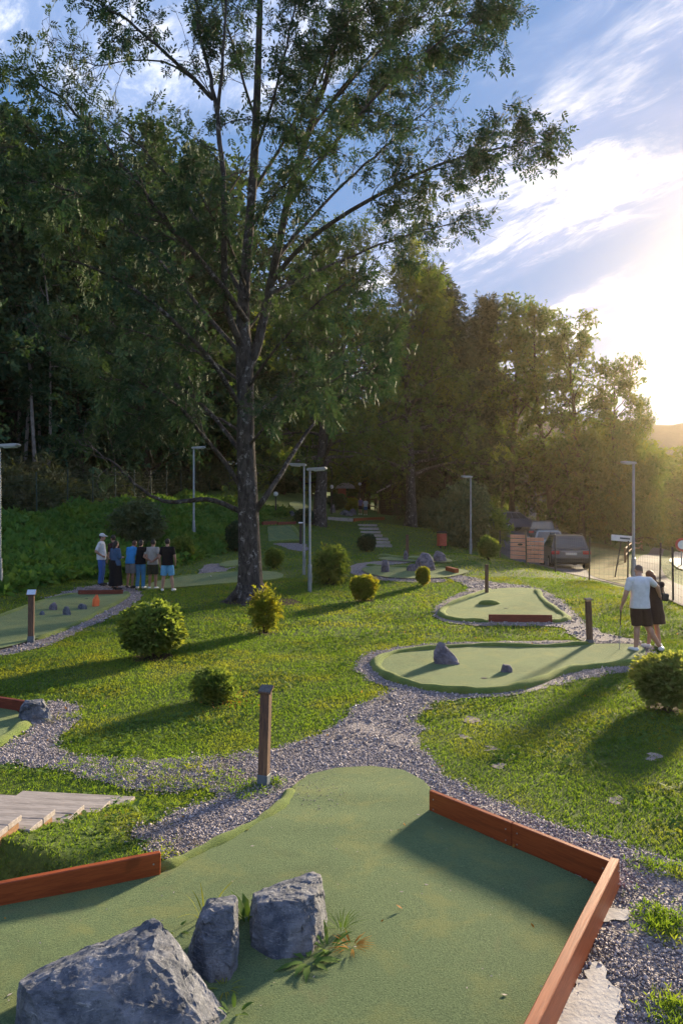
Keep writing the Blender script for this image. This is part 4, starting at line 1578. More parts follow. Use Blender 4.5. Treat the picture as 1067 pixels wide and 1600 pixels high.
person('woman with dark hair in slate blue top and long black skirt', 181, 922, 77, -35, dict(wrl=(-.1, .2, 1.15), ell=(-.25, .0, 1.15), wrr=(.10, .21, 1.15), elr=(.25, 0, 1.15)), 1.12, True, 'skin', 'hair', .16, C_bluegrey, C_black, 'skirt', .95, 'black', None, group=GP)
person('person in bright blue shirt and grey shorts leaning forward over the putt', 204, 919, 77, -25, dict(head=(0, .22, 1.55), neck=(0, .12, 1.43), chest=(0, .09, 1.29), waist=(0, .02, 1.10), shl=(-.18, .1, 1.39), shr=(.18, .1, 1.39), ell=(-.24, .12, 1.12), elr=(.24, .12, 1.12), wrl=(-.08, .28, .95), wrr=(.08, .28, .95)), 1.0, False, 'skin_tan', 'hair_brown', 0, C_blue, C_greysh, 'shorts', .7, 'black', None, group=GP)
person('woman in black top and bright blue jeans seen from behind', 220, 920, 77, -8, dict(head=(.0, .06, 1.61), wrl=(-.22, .12, .95), ell=(-.25, -.06, 1.15), wrr=(.16, .16, 1.0)), 1.0, True, 'skin', 'hair', .06, C_black, C_jeans2, 'trousers', .5, 'white', None, group=GP)
person('man in beige shirt and olive shorts with hands behind his back', 239, 921, 78, -5, dict(head=(0, .07, 1.61), wrl=(-.03, -.17, 1.02), ell=(-.27, -.12, 1.15), wrr=(.05, -.17, 1.0), elr=(.27, -.12, 1.15)), 1.06, False, 'skin_tan', 'hair', 0, C_beige, C_olive, 'shorts', .6, 'white', None, group=GP)
person('man in black shirt and light blue shorts at the right end of the group', 262, 924, 82, 4, dict(knl=(-.13, .02, .5), anl=(-.16, -.02, .08), tol=(-.19, .13, .035), knr=(.13, .02, .5), anr=(.18, -.02, .08), tor=(.24, .12, .035), wrr=(.24, .12, .93)), 1.06, False, 'skin', 'hair', 0, C_black, C_lblue, 'shorts', .6, 'white', None, group=GP)

# the couple
cp = dict(head=(.03, .13, 1.60), neck=(0, .03, 1.47), shl=(-.20, 0, 1.42), shr=(.20, .02, 1.42), ell=(-.29, -.02, 1.15), wrl=(-.33, .06, .93), elr=(.40, .10, 1.28), wrr=(.50, .22, 1.12),
          hil=(-.09, 0, .93), hir=(.09, 0, .93), knl=(-.04, .03, .50), anl=(-.08, 0, .08), tol=(-.14, .14, .035), knr=(.16, .0, .49), anr=(.42, .02, .09), tor=(.52, .14, .035))
man = person('man in white shirt and dark shorts standing with crossed legs, his arm round the woman', 999, 1019, 138, 2, cp, 1.05, False, 'skin', 'hair_brown', 0, C_white, C_dark, 'shorts', .62, 'white', None, .010, group='couple standing at the round green', bald=True)
wom = person('woman with brown hair in short dark dress leaning on the man', 1022, 1016, 122, 14, dict(head=(-.08, .05, 1.61), neck=(-.02, 0, 1.46), elr=(.23, .06, 1.15), wrr=(.12, .2, 1.08), wrl=(-.1, .2, 1.12), ell=(-.22, .05, 1.15), knl=(-.08, .02, .5), knr=(.06, .02, .5), anl=(-.16, 0, .08), tol=(-.22, .12, .035)), .98, True, 'skin', 'hair_brown', .10, C_dark, C_dark, 'dress', .12, 'white', None, .010, dY=.22, group='couple standing at the round green')
# close cropped hair on the man
mh = [c for c in man.children if c.name.startswith('body')][0]
b = MB()
hq = (Vector(cp['head']) - Vector(cp['neck'])).normalized()
hr = Vector((0, .12, 1)).normalized().rotation_difference(hq).to_matrix()
b.ball(Vector(cp['head']) + hr @ Vector((0, -.016, .03)), (.078, .094, .094), 14, 10, hr)
remesh('cropped_hair', b, plain('cropped_hair', (.13, .085, .07), (.18, .12, .09), 60, .8), man, .01, 2)
# belt bag on her right hip
kk = wom.scale[0]
o = MB().box((0, 0, 0), (.20, .10, .17), None, .03).build('shoulder_bag', MT['black'])
o.location = wom.matrix_basis @ Vector((.22, -.04, 1.14))
o.rotation_euler = (0, R(8), R(14))
tag(o, 'small black bag hanging at the hip of the woman in the dark dress', 'bag')
MB().tube([(-.08, .02, .08), (-.26, .10, .30), (-.20, .0, .34), (-.02, -.03, .08)], .007, 6).build('strap', MT['black'], o)
# putter in his left hand
hand = man.matrix_basis @ (Vector(cp['wrl']) + Vector((-.014, .03, -.075)))
ft = at(967, 1018)
g = empty('putter', ft, 0, 'golf putter held in the left hand of the man in the white shirt', 'golf club')
q = hand - ft
MB().tube([(0, 0, .05), q * .62], [.006, .007], 8).build('shaft', MT['galv'], g)
MB().tube([q * .62, q * 1.06], [.011, .014], 8).build('grip', MT['black'], g)
MB().box((.0, .04, .04), (.03, .11, .028), None, .008).build('club_head', MT['black'], g)
o = MB().ball((0, 0, 0), .022, 12, 8).build('golf_ball', MT['white'], None, at(330, 903) + Vector((0, 0, .06)), True)
tag(o, 'white golf ball lying on the long narrow green', 'ball')

FP = 'people by the far hut'
person('person in purple top standing beside the red stall, left of the far pair', 563, 804, 27, 150, None, 1.0, True, 'skin', 'hair', .1, C_purple, C_maroon, 'shorts', .6, 'white', None, .03, group=FP)
person('person in white shirt and blue shorts, right of the far pair', 571, 805, 26, 10, None, 1.05, False, 'skin', 'hair_brown', 0, C_white, C_jeans, 'shorts', .7, 'white', None, .03, group=FP)
person('person in dark clothes in the shade before the far hut', 587, 799, 25, 160, None, 1.0, False, 'skin_tan', 'hair', 0, C_maroon, C_olive, 'trousers', .7, 'black', None, .03, group=FP)
person('person with white cap in the shade at the corner of the far hut', 599, 798, 26, -70, None, 1.0, False, 'skin_tan', 'hair', 0, C_dark, C_dark, 'shorts', .7, 'black', C_white, .03, group=FP)

# ------------------------------------------------------------------ foliage
def compound(n=7, ln=.28, lw=.045, ll=.12):
    """an ash-like leaf: paired leaflets along a stalk, as quads (x along the stalk)"""
    Q = []
    for i in range(n):
        if i == n - 1:
            c, a = np.array([ln, 0, 0]), 0.0
        else:
            j = i // 2
            c = np.array([ln * (.25 + .7 * j / max(1, (n - 1) / 2)), 0, 0])
            a = (1 if i % 2 else -1) * 1.0
        d = np.array([math.cos(a), math.sin(a), -.25])
        s_ = np.array([-math.sin(a), math.cos(a), .15])
        Q.append([c, c + d * ll * .45 + s_ * lw * .5, c + d * ll, c + d * ll * .45 - s_ * lw * .5])
    return np.array(Q)


def spray(n=4, ll=.2, lw=.11, seed=0):
    """a little bunch of single leaves"""
    r = np.random.default_rng(seed)
    Q = []
    for i in range(n):
        a = -1.1 + 2.2 * i / max(1, n - 1) + r.normal() * .15
        c = np.array([.05 + .05 * i, 0, 0]) * (ll / .2)
        d = np.array([math.cos(a), math.sin(a), r.normal() * .35])
        s_ = np.array([-math.sin(a), math.cos(a), r.normal() * .35])
        Q.append([c, c + d * ll * .5 + s_ * lw * .5, c + d * ll, c + d * ll * .5 - s_ * lw * .5])
    return np.array(Q)


def scatter(T, pos, dr, size, r, upbias=.6):
    """place template T (m,4,3) at pos with x axis dr"""
    n = len(pos)
    dr = dr / (np.linalg.norm(dr, axis=1, keepdims=True) + 1e-9)
    up = np.array([0, 0, 1.0]) * upbias + r.normal(size=(n, 3)) * .6
    y = np.cross(up, dr)
    y /= np.linalg.norm(y, axis=1, keepdims=True) + 1e-9
    z = np.cross(dr, y)
    M = np.stack([dr, y, z], 1) * np.asarray(size).reshape(-1, 1, 1)       # rows are axes
    V = np.einsum('mka,nab->nmkb', T, M) + pos[:, None, None, :]
    V = V.reshape(-1, 3)
    Fc = np.arange(len(V), dtype=np.int32).reshape(-1, 4)
    return V, Fc


class Wood:
    """tapered limbs gathered into one mesh"""
    def __init__(s):
        s.V, s.F, s.k = [], [], 0

    def limb(s, pts, rad, n=6):
        pts = np.asarray(pts, float)
        rad = np.asarray(rad, float)
        d = np.gradient(pts, axis=0)
        d /= np.linalg.norm(d, axis=1, keepdims=True) + 1e-9
        a = np.array([0.31, 0.95, 0.05])
        u = np.cross(d, a)
        u /= np.linalg.norm(u, axis=1, keepdims=True) + 1e-9
        v = np.cross(d, u)
        t = np.arange(n) * 2 * np.pi / n
        ring = pts[:, None] + rad[:, None, None] * (u[:, None] * np.cos(t)[None, :, None] + v[:, None] * np.sin(t)[None, :, None])
        m = len(pts)
        s.V.append(ring.reshape(-1, 3))
        i, j = np.meshgrid(np.arange(m - 1), np.arange(n), indexing='ij')
        b = s.k + i * n
        q = np.stack([b + j, b + (j + 1) % n, b + n + (j + 1) % n, b + n + j], -1).reshape(-1, 4)
        s.F.append(q)
        s.k += m * n

    def mesh(s, name, mat):
        return mesh_np(name, np.concatenate(s.V), np.concatenate(s.F), mat, True)


def wander(p, d, L, n, r, bend=.18, grav=0.0):
    pts = [np.array(p, float)]
    d = np.array(d, float)
    for _ in range(n):
        d = d + r.normal(size=3) * bend
        d[2] += grav
        d /= np.linalg.norm(d)
        pts.append(pts[-1] + d * L / n)
    return np.array(pts)


def along(pts, t):
    seg = np.linalg.norm(np.diff(pts, axis=0), axis=1)
    c = np.concatenate([[0], np.cumsum(seg)])
    s_ = t * c[-1]
    return np.array([np.interp(s_, c, pts[:, k]) for k in range(3)]), (lambda i: (pts[i + 1] - pts[i]) / (seg[i] + 1e-9))(min(len(seg) - 1, int(np.searchsorted(c, s_, 'right') - 1)))


def make_tree(seed, H, r0, crown0, RAD, nl, twigs, per, T, lsize, kind='round', bark='bark_dark', leaf='leaf_dark', sub=5, droop=-.05, spread=.5, stems=1):
    """generic tree: trunk with limbs, sub-limbs, twigs; leaf sprays round the twigs. Returns two meshes"""
    r = np.random.default_rng(seed)
    Wd = Wood()
    LP, LD = [], []
    for st_ in range(stems):
        base = np.array([0, 0, -.4]) + (r.normal(size=3) * [.5, .5, 0] if stems > 1 else 0)
        lean = r.normal(size=2) * (.04 if stems == 1 else .12)
        tr = wander(base, (lean[0], lean[1], 1), H * .93 + .4, 12, r, .045, .03)
        hh = np.linspace(0, 1, len(tr))
        rad = r0 * (1 - hh) ** .8 * .92 + .02
        rad[0] *= 1.5
        rad[1] *= 1.08
        Wd.limb(tr, rad, 9)
        for i in range(nl // stems):
            t = crown0 + (1 - crown0) * (i + r.random()) / (nl // stems) * .97
            p, d0 = along(tr, min(.99, t))
            az = i * 2.4 + r.normal() * .4
            e = (t - crown0) / (1 - crown0)
            if kind == 'cone':
                L = RAD * (1.02 - e) * (.8 + .35 * r.random())
                el = r.uniform(-.35, .05)
            elif kind == 'open':
                L = RAD * (1 - .55 * e ** 1.5) * (.6 + .5 * r.random())
                el = .25 + .75 * e + r.normal() * .12
            else:
                L = RAD * math.sqrt(max(.08, 1 - (e * 1.25 - .45) ** 2)) * (.65 + .45 * r.random())
                el = .10 + .75 * e + r.normal() * .15
            d = np.array([math.cos(az) * math.cos(el), math.sin(az) * math.cos(el), math.sin(el)])
            lb = wander(p, d, L, 6, r, .13, droop * .5 if kind != 'cone' else .03)
            ri = max(.03, min(rad[int(t * 12)] * .5, .02 + L * .022))
            Wd.limb(lb, np.linspace(ri, .012, 7), 6)
            for k in range(sub):
                tt = .22 + .78 * (k + r.random()) / sub
                p2, d2 = along(lb, tt)
                a = r.normal(size=3)
                a -= d2 * a.dot(d2)
                a /= np.linalg.norm(a)
                d3 = d2 * .75 + a * .75
                L2 = L * (.42 - .22 * tt) * (.7 + .6 * r.random()) + .25
                s2 = wander(p2, d3, L2, 4, r, .2, droop)
                Wd.limb(s2, np.linspace(max(.012, ri * .35), .006, 5), 4)
                for q in range(twigs):
                    p3, d4 = along(s2, .25 + .75 * r.random())
                    pp = p3 + r.normal(size=(per, 3)) * spread * np.array([1, 1, .75])
                    dd = d4 * .5 + r.normal(size=(per, 3)) * .8 + np.array([0, 0, -.25])
                    LP.append(pp)
                    LD.append(dd)
    LP, LD = np.concatenate(LP), np.concatenate(LD)
    keep = LP[:, 2] > .6
    LP, LD = LP[keep], LD[keep]
    V, Fc = scatter(T, LP, LD, lsize * r.uniform(.7, 1.3, len(LP)), r)
    return Wd.mesh('trunk', MT[bark]), mesh_np('crown', V, Fc, MT[leaf])


def put_tree(meshes, x, y, s=1.0, rz=0.0, label='', group=None, cat='tree', name='tree', sz=None, sink=0.0):
    g = empty(name, (x, y, g1(x, y) - sink), rz, label, cat, group)
    g.scale = (s, s, sz or s)
    obj('trunk', meshes[0], g)
    obj('crown', meshes[1], g)
    return g


def X(px, Y):
    return (px - CX) / F * Y


# ---------------------------------------------------------------- the big ash
def big_ash():
    r = np.random.default_rng(11)
    base = at(392, 939)
    Y0 = base.y
    g = empty('ash_tree', base, 0, 'big spreading ash with grey flaky trunk standing alone on the lawn', 'tree')
    B0 = np.array(base)

    def pt(px, py, dy=0.0):
        return np.array(un(px, py, Y0 + dy)) - B0
    Wd = Wood()
    tr = np.array([pt(391, 958), pt(391, 938), pt(391, 920), pt(391, 880), pt(389, 830), pt(388, 780), pt(384, 700), pt(384, 620), pt(382, 560), pt(379, 500, .2), pt(384, 420, .4), pt(392, 330, .5), pt(398, 240, .4), pt(402, 150, .2), pt(405, 50, 0), pt(409, -60, 0), pt(412, -170, 0)])
    Wd.limb(np.array(smooth_line(tr, 1)), np.interp(np.linspace(0, 1, len(smooth_line(tr, 1))), np.linspace(0, 1, len(tr)), [.66, .50, .41, .36, .33, .31, .28, .25, .27, .20, .16, .14, .125, .11, .09, .06, .03]), 14)
    # root flare
    for a in np.linspace(0, 6.28, 7)[:-1]:
        d = np.array([math.cos(a + .4), math.sin(a + .4), 0])
        Wd.limb([d * .1 + [0, 0, .7], d * .36 + [0, 0, .25], d * .75 + [0, 0, -.02], d * 1.2 + [0, 0, -.15]], [.2, .19, .12, .05], 7)
    limbs = []

    def limb(path, r_a, r_b, leafy=1.0, t0=.25, sub=10, lf=.30):
        r_a *= .74
        r_b *= .8
        P_ = np.array(smooth_line([pt(*q) for q in path], 2))
        n = len(P_)
        P_ = P_ + r.normal(size=P_.shape) * .035 * np.linspace(0, 1, n)[:, None]
        Wd.limb(P_, np.linspace(r_a, r_b, n), 8 if r_a > .08 else 6)
        limbs.append((P_, leafy, t0, sub, lf, r_a))
    # forks of the trunk
    limb([(386, 575, 0), (402, 545, .1), (412, 500, .2), (424, 440, 0), (436, 380, -.3), (450, 310, -.4), (470, 240, -.2), (500, 150, .3), (528, 60, .5), (552, -40, .6), (570, -130, .5)], .24, .05, 1.1, .42, 15)
    limb([(380, 545, 0), (366, 515, -.4), (352, 480, -.8), (350, 420, -1.2), (352, 340, -1.5), (346, 230, -1.6), (338, 165, -1.6), (322, 95, -1.5), (306, 10, -1.3), (296, -90, -1.2)], .17, .04, .8, .35, 12)
    limb([(340, 175, -1.6), (347, 110, -1.9), (352, 30, -2.1), (358, -70, -2.2)], .09, .03, .7, .2, 7)
    limb([(333, 155, -1.6), (298, 118, -2.2), (268, 92, -2.6), (225, 52, -3.0), (165, 8, -3.3), (110, -25, -3.4)], .09, .02, .62, .35, 11)
    limb([(300, 122, -2.0), (262, 96, -1.4), (210, 92, -.9), (165, 104, -.5), (120, 95, -.2), (80, 84, 0)], .045, .008, .12, .5, 12)     # bare
    limb([(384, 500, 0), (350, 450, -1.4), (300, 390, -2.6), (262, 350, -3.2), (215, 285, -3.6), (155, 215, -3.8), (100, 155, -3.8), (40, 115, -3.7)], .13, .02, .95, .3, 14)
    limb([(384, 470, 0), (345, 400, .9), (300, 330, 1.6), (255, 262, 2.2), (205, 215, 2.6), (160, 185, 2.8)], .10, .02, .9, .3, 11)
    limb([(372, 700, 0), (335, 650, .8), (280, 600, 1.8), (210, 565, 2.6), (130, 540, 3.2), (40, 500, 3.6)], .11, .02, 1.0, .25, 13)
    limb([(378, 640, 0), (330, 560, -1.6), (260, 490, -2.8), (180, 430, -3.6), (90, 400, -4.0)], .12, .02, 1.0, .25, 13)
    limb([(376, 760, 0), (345, 712, -.3), (325, 690, -.6), (290, 640, -1.6), (230, 600, -2.8), (150, 590, -3.6)], .12, .02, 1.0, .3, 11)
    limb([(377, 800, 0), (330, 778, -.2), (280, 785, -.4), (240, 780, -.7), (205, 752, -1.0), (172, 716, -1.3), (120, 690, -1.5)], .12, .02, .35, .5, 8)
    # right hand side
    limb([(425, 440, 0), (462, 392, -.8), (520, 345, -1.6), (600, 300, -2.2), (670, 262, -2.5), (740, 240, -2.6), (800, 228, -2.6), (838, 216, -2.6)], .12, .012, 1.25, .42, 16, .26)
    limb([(432, 405, 0), (480, 345, 1.0), (545, 280, 1.8), (610, 222, 2.3), (655, 178, 2.5), (700, 150, 2.6)], .10, .01, .30, .45, 14)
    limb([(445, 330, -.4), (500, 250, -1.5), (560, 180, -2.2), (625, 110, -2.6), (690, 60, -2.8), (760, 28, -2.8)], .10, .012, 1.15, .3, 14)
    limb([(480, 210, 0), (540, 130, 1.2), (600, 60, 1.8), (660, 10, 2.0), (720, -40, 2.0)], .085, .015, 1.1, .25, 12)
    limb([(395, 300, .4), (440, 230, 1.4), (480, 150, 2.0), (520, 70, 2.2), (550, -30, 2.2)], .09, .02, 1.3, .2, 12)
    limb([(398, 240, .4), (430, 150, -1.0), (450, 60, -1.6), (470, -40, -1.8)], .08, .02, 1.3, .15, 11)
    limb([(400, 190, .3), (372, 100, 1.0), (350, 20, 1.3), (330, -80, 1.4)], .07, .02, .8, .2, 10)
    limb([(420, 460, 0), (480, 430, .9), (550, 400, 1.6), (620, 372, 2.0), (690, 352, 2.1), (735, 338, 2.1)], .09, .01, .75, .45, 12, .25)
    limb([(398, 800, 0), (420, 770, -.4), (446, 728, .8), (480, 672, 1.8), (540, 610, 2.6), (600, 560, 3.0)], .15, .02, .75, .5, 11)
    limb([(388, 660, 0), (430, 620, 1.2), (490, 570, 2.2), (560, 540, 2.8), (620, 520, 3.0)], .08, .015, .85, .3, 10)
    limb([(385, 610, 0), (440, 530, -1.5), (500, 470, -2.5), (570, 420, -3.0)], .08, .015, .8, .3, 10)
    limb([(382, 560, 0), (330, 500, 2.0), (270, 430, 3.2), (200, 350, 4.0), (120, 300, 4.4), (50, 270, 4.5)], .11, .02, 1.0, .25, 13)
    limb([(386, 700, 0), (420, 660, -1.2), (470, 615, -2.2), (530, 590, -3.0), (590, 570, -3.4)], .07, .012, 1.0, .2, 11)
    limb([(383, 680, 0), (340, 650, 1.2), (290, 640, 2.2), (230, 650, 3.0), (170, 640, 3.4)], .07, .012, 1.1, .2, 12)
    limb([(382, 600, 0), (340, 570, .6), (290, 540, 1.2), (230, 520, 1.6), (150, 500, 1.8)], .08, .012, 1.1, .2, 12)
    limb([(384, 520, 0), (420, 470, 1.4), (470, 420, 2.4), (520, 380, 3.0)], .07, .012, 1.1, .15, 11)
    limb([(384, 450, .3), (360, 380, -1.8), (320, 320, -3.0), (290, 270, -3.6)], .07, .012, 1.0, .15, 11)
    limb([(390, 360, .5), (430, 300, -2.0), (480, 260, -3.2), (530, 230, -3.8)], .06, .012, 1.1, .15, 11)
    limb([(470, 240, -.2), (520, 200, .6), (580, 150, 1.0), (640, 120, 1.2), (690, 100, 1.2)], .06, .01, 1.0, .3, 10)
    limb([(520, 160, .3), (580, 90, -.8), (640, 40, -1.2), (710, 20, -1.4), (775, 30, -1.5)], .06, .01, 1.0, .25, 11)
    limb([(500, 130, .3), (520, 60, -.6), (570, 10, -1.0), (620, -30, -1.2)], .05, .01, 1.0, .2, 10)
    limb([(262, 350, -3.2), (200, 330, -3.6), (120, 300, -3.8), (60, 285, -3.9), (-10, 270, -4)], .05, .01, 1.0, .2, 11)
    limb([(215, 285, -3.6), (170, 250, -3.0), (110, 225, -2.8), (40, 205, -2.8), (-20, 180, -2.8)], .045, .01, 1.0, .15, 11)
    T = compound(7, .26, .05, .125)
    LP, LD = [], []
    for P_, leafy, t0, sub, lf, ra in limbs:
        L = np.linalg.norm(np.diff(P_, axis=0), axis=1).sum()
        nsub = int(sub * 1.6)
        for k in range(nsub):
            t = t0 + (1 - t0) * (k + r.random()) / nsub
            p, d = along(P_, min(t, .995))
            a = r.normal(size=3)
            a -= d * a.dot(d)
            a /= np.linalg.norm(a)
            dd = d * .85 + a * .8
            L2 = (1.9 - 1.1 * t) * (.6 + .7 * r.random()) * (L / 7) ** .5
            s2 = wander(p, dd, L2, 6, r, .22, -.015)
            lush = leafy * (.25 if r.random() < .28 else r.uniform(.8, 1.9))
            Wd.limb(s2, np.linspace(max(.012, ra * .28 * (1.1 - t)), .005, 7), 5)
            for q in range(4):
                p3, d3 = along(s2, .2 + .8 * (q + r.random()) / 4)
                b_ = r.normal(size=3)
                tw = wander(p3, d3 * .8 + b_ * .5, .35 + .5 * r.random(), 3, r, .3, -.02)
                Wd.limb(tw, [.009, .007, .006, .004], 3)
                n = r.poisson(7.6 * lush)
                for _ in range(n):
                    p4, d4 = along(tw, r.random())
                    LP.append(p4 + r.normal(size=3) * .11)
                    LD.append(d4 * .6 + r.normal(size=3) * .6 + np.array([0, 0, -.3]))
            n = r.poisson(3 * lush)
            for _ in range(n):
                p4, d4 = along(s2, .4 + .6 * r.random())
                LP.append(p4 + r.normal(size=3) * .13)
                LD.append(d4 * .6 + r.normal(size=3) * .6 + np.array([0, 0, -.3]))
    LP, LD = np.array(LP), np.array(LD)
    V, Fc = scatter(T, LP, LD, r.uniform(.7, 1.25, len(LP)), r)
    obj('trunk', Wd.mesh('trunk', MT['bark']), g)
    obj('crown', mesh_np('crown', V, Fc, MT['leaf_ash']), g)
    return len(LP)


print('ash sprays', big_ash())

# ---------------------------------------------------------------- woods
T4 = spray(4, .30, .17, 1)
T5 = spray(5, .26, .14, 2)
TC = compound(7, .34, .075, .17)
TN = spray(5, .34, .07, 3)
proto = {
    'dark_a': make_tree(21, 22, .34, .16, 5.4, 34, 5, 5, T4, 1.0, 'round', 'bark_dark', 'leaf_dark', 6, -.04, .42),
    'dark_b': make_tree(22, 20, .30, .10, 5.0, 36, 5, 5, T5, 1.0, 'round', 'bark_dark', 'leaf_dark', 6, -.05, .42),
    'mid_a': make_tree(23, 19, .46, .20, 7.2, 34, 6, 5, TC, 1.05, 'open', 'bark', 'leaf_mid', 7, -.03, .42),
    'lit_a': make_tree(24, 21, .36, .13, 5.6, 32, 4, 4, T5, 1.0, 'open', 'bark_dark', 'leaf_oak', 7, -.02, .40),
    'lit_b': make_tree(25, 18, .30, .10, 5.0, 32, 4, 4, T5, .97, 'open', 'bark_dark', 'leaf_oak', 7, -.02, .38),
    'pine': make_tree(26, 21, .36, .12, 5.0, 54, 5, 4, TN, 1.1, 'cone', 'bark_dark', 'leaf_pine', 6, -.03, .34),
    'thin': make_tree(27, 17, .14, .45, 2.4, 16, 4, 4, T4, .95, 'open', 'bark_pale', 'leaf_dark', 4, -.02, .36),
    'low': make_tree(28, 6, .14, .08, 3.0, 26, 5, 5, T5, .9, 'round', 'bark_dark', 'leaf_oak', 5, -.03, .32),
}


def tree_at(kind, px, Y, top_px, label, group=None, name='broadleaf_tree', rz=None, wide=1.0):
    """a tree at image column px and distance Y whose top reaches image row top_px"""
    x = X(px, Y)
    z = g1(x, Y)
    h0 = {'dark_a': 22, 'dark_b': 20, 'mid_a': 19, 'lit_a': 21, 'lit_b': 18, 'pine': 21, 'thin': 17, 'low': 6}[kind]
    s = ((CY - top_px) / F * Y - z) / h0 * .97
    return put_tree(proto[kind], x, Y, s * wide, rng.random() * 6.28 if rz is None else rz, label, group, 'tree', name, s)


tree_at('mid_a', 497, 50, 368, 'second largest tree with thick furrowed trunk behind the twin lamps', None, 'ash_tree', 2.2, 1.0)
tree_at('mid_a', 640, 58, 400, 'leafy ash between the second trunk and the dark hut', None, 'ash_tree', .6, .9)
tree_at('pine', 700, 66, 372, 'dark conifer like tree rising left of the backlit row', None, 'conifer_tree', .3, 1.1)
tree_at('pine', 745, 72, 430, 'lower dark conifer tucked against the left end of the backlit row', None, 'conifer_tree', 1.9, 1.1)
tree_at('lit_a', 800, 68, 442, 'tallest tree of the backlit row behind the parked cars', 'backlit row of trees', 'broadleaf_tree', .9, .85)
tree_at('lit_b', 856, 66, 452, 'second tree of the backlit row, straight above the nearest parked car', 'backlit row of trees', 'broadleaf_tree', 2.0, .85)
tree_at('lit_a', 908, 65, 468, 'third tree of the backlit row with sky showing through its top', 'backlit row of trees', 'broadleaf_tree', 3.3, .86)
tree_at('lit_b', 950, 64, 548, 'shorter rounded tree ending the backlit row towards the sun', 'backlit row of trees', 'broadleaf_tree', 4.4, .84)
tree_at('lit_b', 992, 67, 610, 'lowest leafy tree at the sunward end of the backlit row', 'backlit row of trees', 'broadleaf_tree', 5.4, .5)
tree_at('low', 985, 60, 705, 'low bushy tree under the sun behind the tall lamp post', None, 'small_tree', .5, .8)
tree_at('low', 950, 72, 690, 'low bushy tree below the backlit row above the dry bank', None, 'small_tree', 1.5, 1.3)
tree_at('low', 1070, 78, 742, 'hazy low tree at the right edge by the road', None, 'small_tree', 2.5, 1.2)
tree_at('low', 1035, 92, 735, 'hazy low tree farther off above the bend of the road', None, 'small_tree', 3.5, 1.2)
tree_at('low', 900, 74, 735, 'bushy tree behind the trunks above the nearest car', None, 'small_tree', 3.9, 1.3)
tree_at('low', 740, 80, 720, 'bushy tree in the gap between hut and parked cars', None, 'small_tree', 5.0, 1.3)
WG = 'wood behind the left fence'
wl_ = 'tall dark tree crowded in the shaded wood behind the left fence'
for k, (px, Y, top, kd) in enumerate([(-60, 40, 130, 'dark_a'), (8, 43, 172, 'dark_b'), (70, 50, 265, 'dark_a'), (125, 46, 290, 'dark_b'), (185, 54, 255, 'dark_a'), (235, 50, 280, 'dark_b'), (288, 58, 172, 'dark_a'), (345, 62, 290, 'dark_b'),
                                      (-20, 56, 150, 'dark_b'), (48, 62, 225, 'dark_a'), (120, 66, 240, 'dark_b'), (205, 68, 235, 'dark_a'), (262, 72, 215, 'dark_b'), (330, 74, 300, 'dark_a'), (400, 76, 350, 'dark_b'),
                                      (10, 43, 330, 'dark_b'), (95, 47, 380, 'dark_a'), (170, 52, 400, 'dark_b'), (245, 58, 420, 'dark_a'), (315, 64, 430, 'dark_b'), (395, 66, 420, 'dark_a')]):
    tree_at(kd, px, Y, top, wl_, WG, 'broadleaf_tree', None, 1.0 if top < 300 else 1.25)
for k, (px, Y, top) in enumerate([(38, 42, 255), (58, 41, 215), (74, 42, 300), (26, 43, 200), (66, 43, 330)]):
    tree_at('thin', px, Y, top, 'slender pale stemmed tree at the front of the left wood', 'slender pale trees of the left wood', 'slender_tree', None, .7)
FG = 'trees closing the far end'
for k, (px, Y, top, kd) in enumerate([(440, 92, 440, 'dark_a'), (500, 98, 455, 'dark_b'), (560, 94, 470, 'dark_a'), (610, 100, 480, 'dark_b'), (665, 96, 500, 'dark_a'), (715, 100, 520, 'dark_b'), (760, 98, 560, 'dark_a'),
                                      (470, 86, 640, 'low'), (520, 96, 640, 'low'), (575, 98, 660, 'low'), (690, 92, 650, 'low'), (420, 78, 650, 'low'), (660, 88, 690, 'low')]):
    tree_at(kd, px, Y, top, 'dark tree in the wood that closes the far end behind the hut', FG, 'broadleaf_tree', None, 1.15)
# extra stems of the backlit row
for k, (px, Y) in enumerate([(782, 70), (822, 69), (838, 71), (870, 69), (728, 70), (648, 66), (770, 74)]):
    tree_at('thin', px, Y, 545 + 12 * k, 'slim dark stem standing between the trees of the backlit row', 'slim stems of the backlit row', 'slender_tree').children[0].data = proto['thin'][0]


# ---------------------------------------------------------------- shrubs
def shrub_meshes(seed, n, T, lsize, rx, rz, leaf, lumps=9, stems=7, base=.15, fuzz=.06):
    r = np.random.default_rng(seed)
    ld = r.normal(size=(lumps, 3))
    ld /= np.linalg.norm(ld, axis=1, keepdims=True)
    d = r.normal(size=(n, 3))
    d /= np.linalg.norm(d, axis=1, keepdims=True)
    rad = r.random(n) ** .28
    k = 1 + .30 * (np.exp(6 * ((d @ ld.T).max(1) - 1)) - .5) + r.normal(size=n) * fuzz
    P_ = d * (rad * k)[:, None] * np.array([rx, rx, rz]) + np.array([0, 0, rz + base])
    dirs = d + r.normal(size=(n, 3)) * .5 + np.array([0, 0, .15])
    keep = P_[:, 2] > .03
    V, Fc = scatter(T, P_[keep], dirs[keep], lsize * r.uniform(.6, 1.3, keep.sum()), r, .8)
    Wd = Wood()
    for i in range(stems):
        a = i * 2.4
        e = np.array([math.cos(a) * rx * .55, math.sin(a) * rx * .55, base + rz * 1.3])
        b0 = np.array([math.cos(a) * .04, math.sin(a) * .04, -.05])
        Wd.limb([b0, b0 * .6 + e * .35 + [0, 0, .05], e * .7, e], [.02, .016, .012, .006], 5)
    return Wd.mesh('stem', MT['bark_dark']), mesh_np('foliage', V, Fc, MT[leaf])


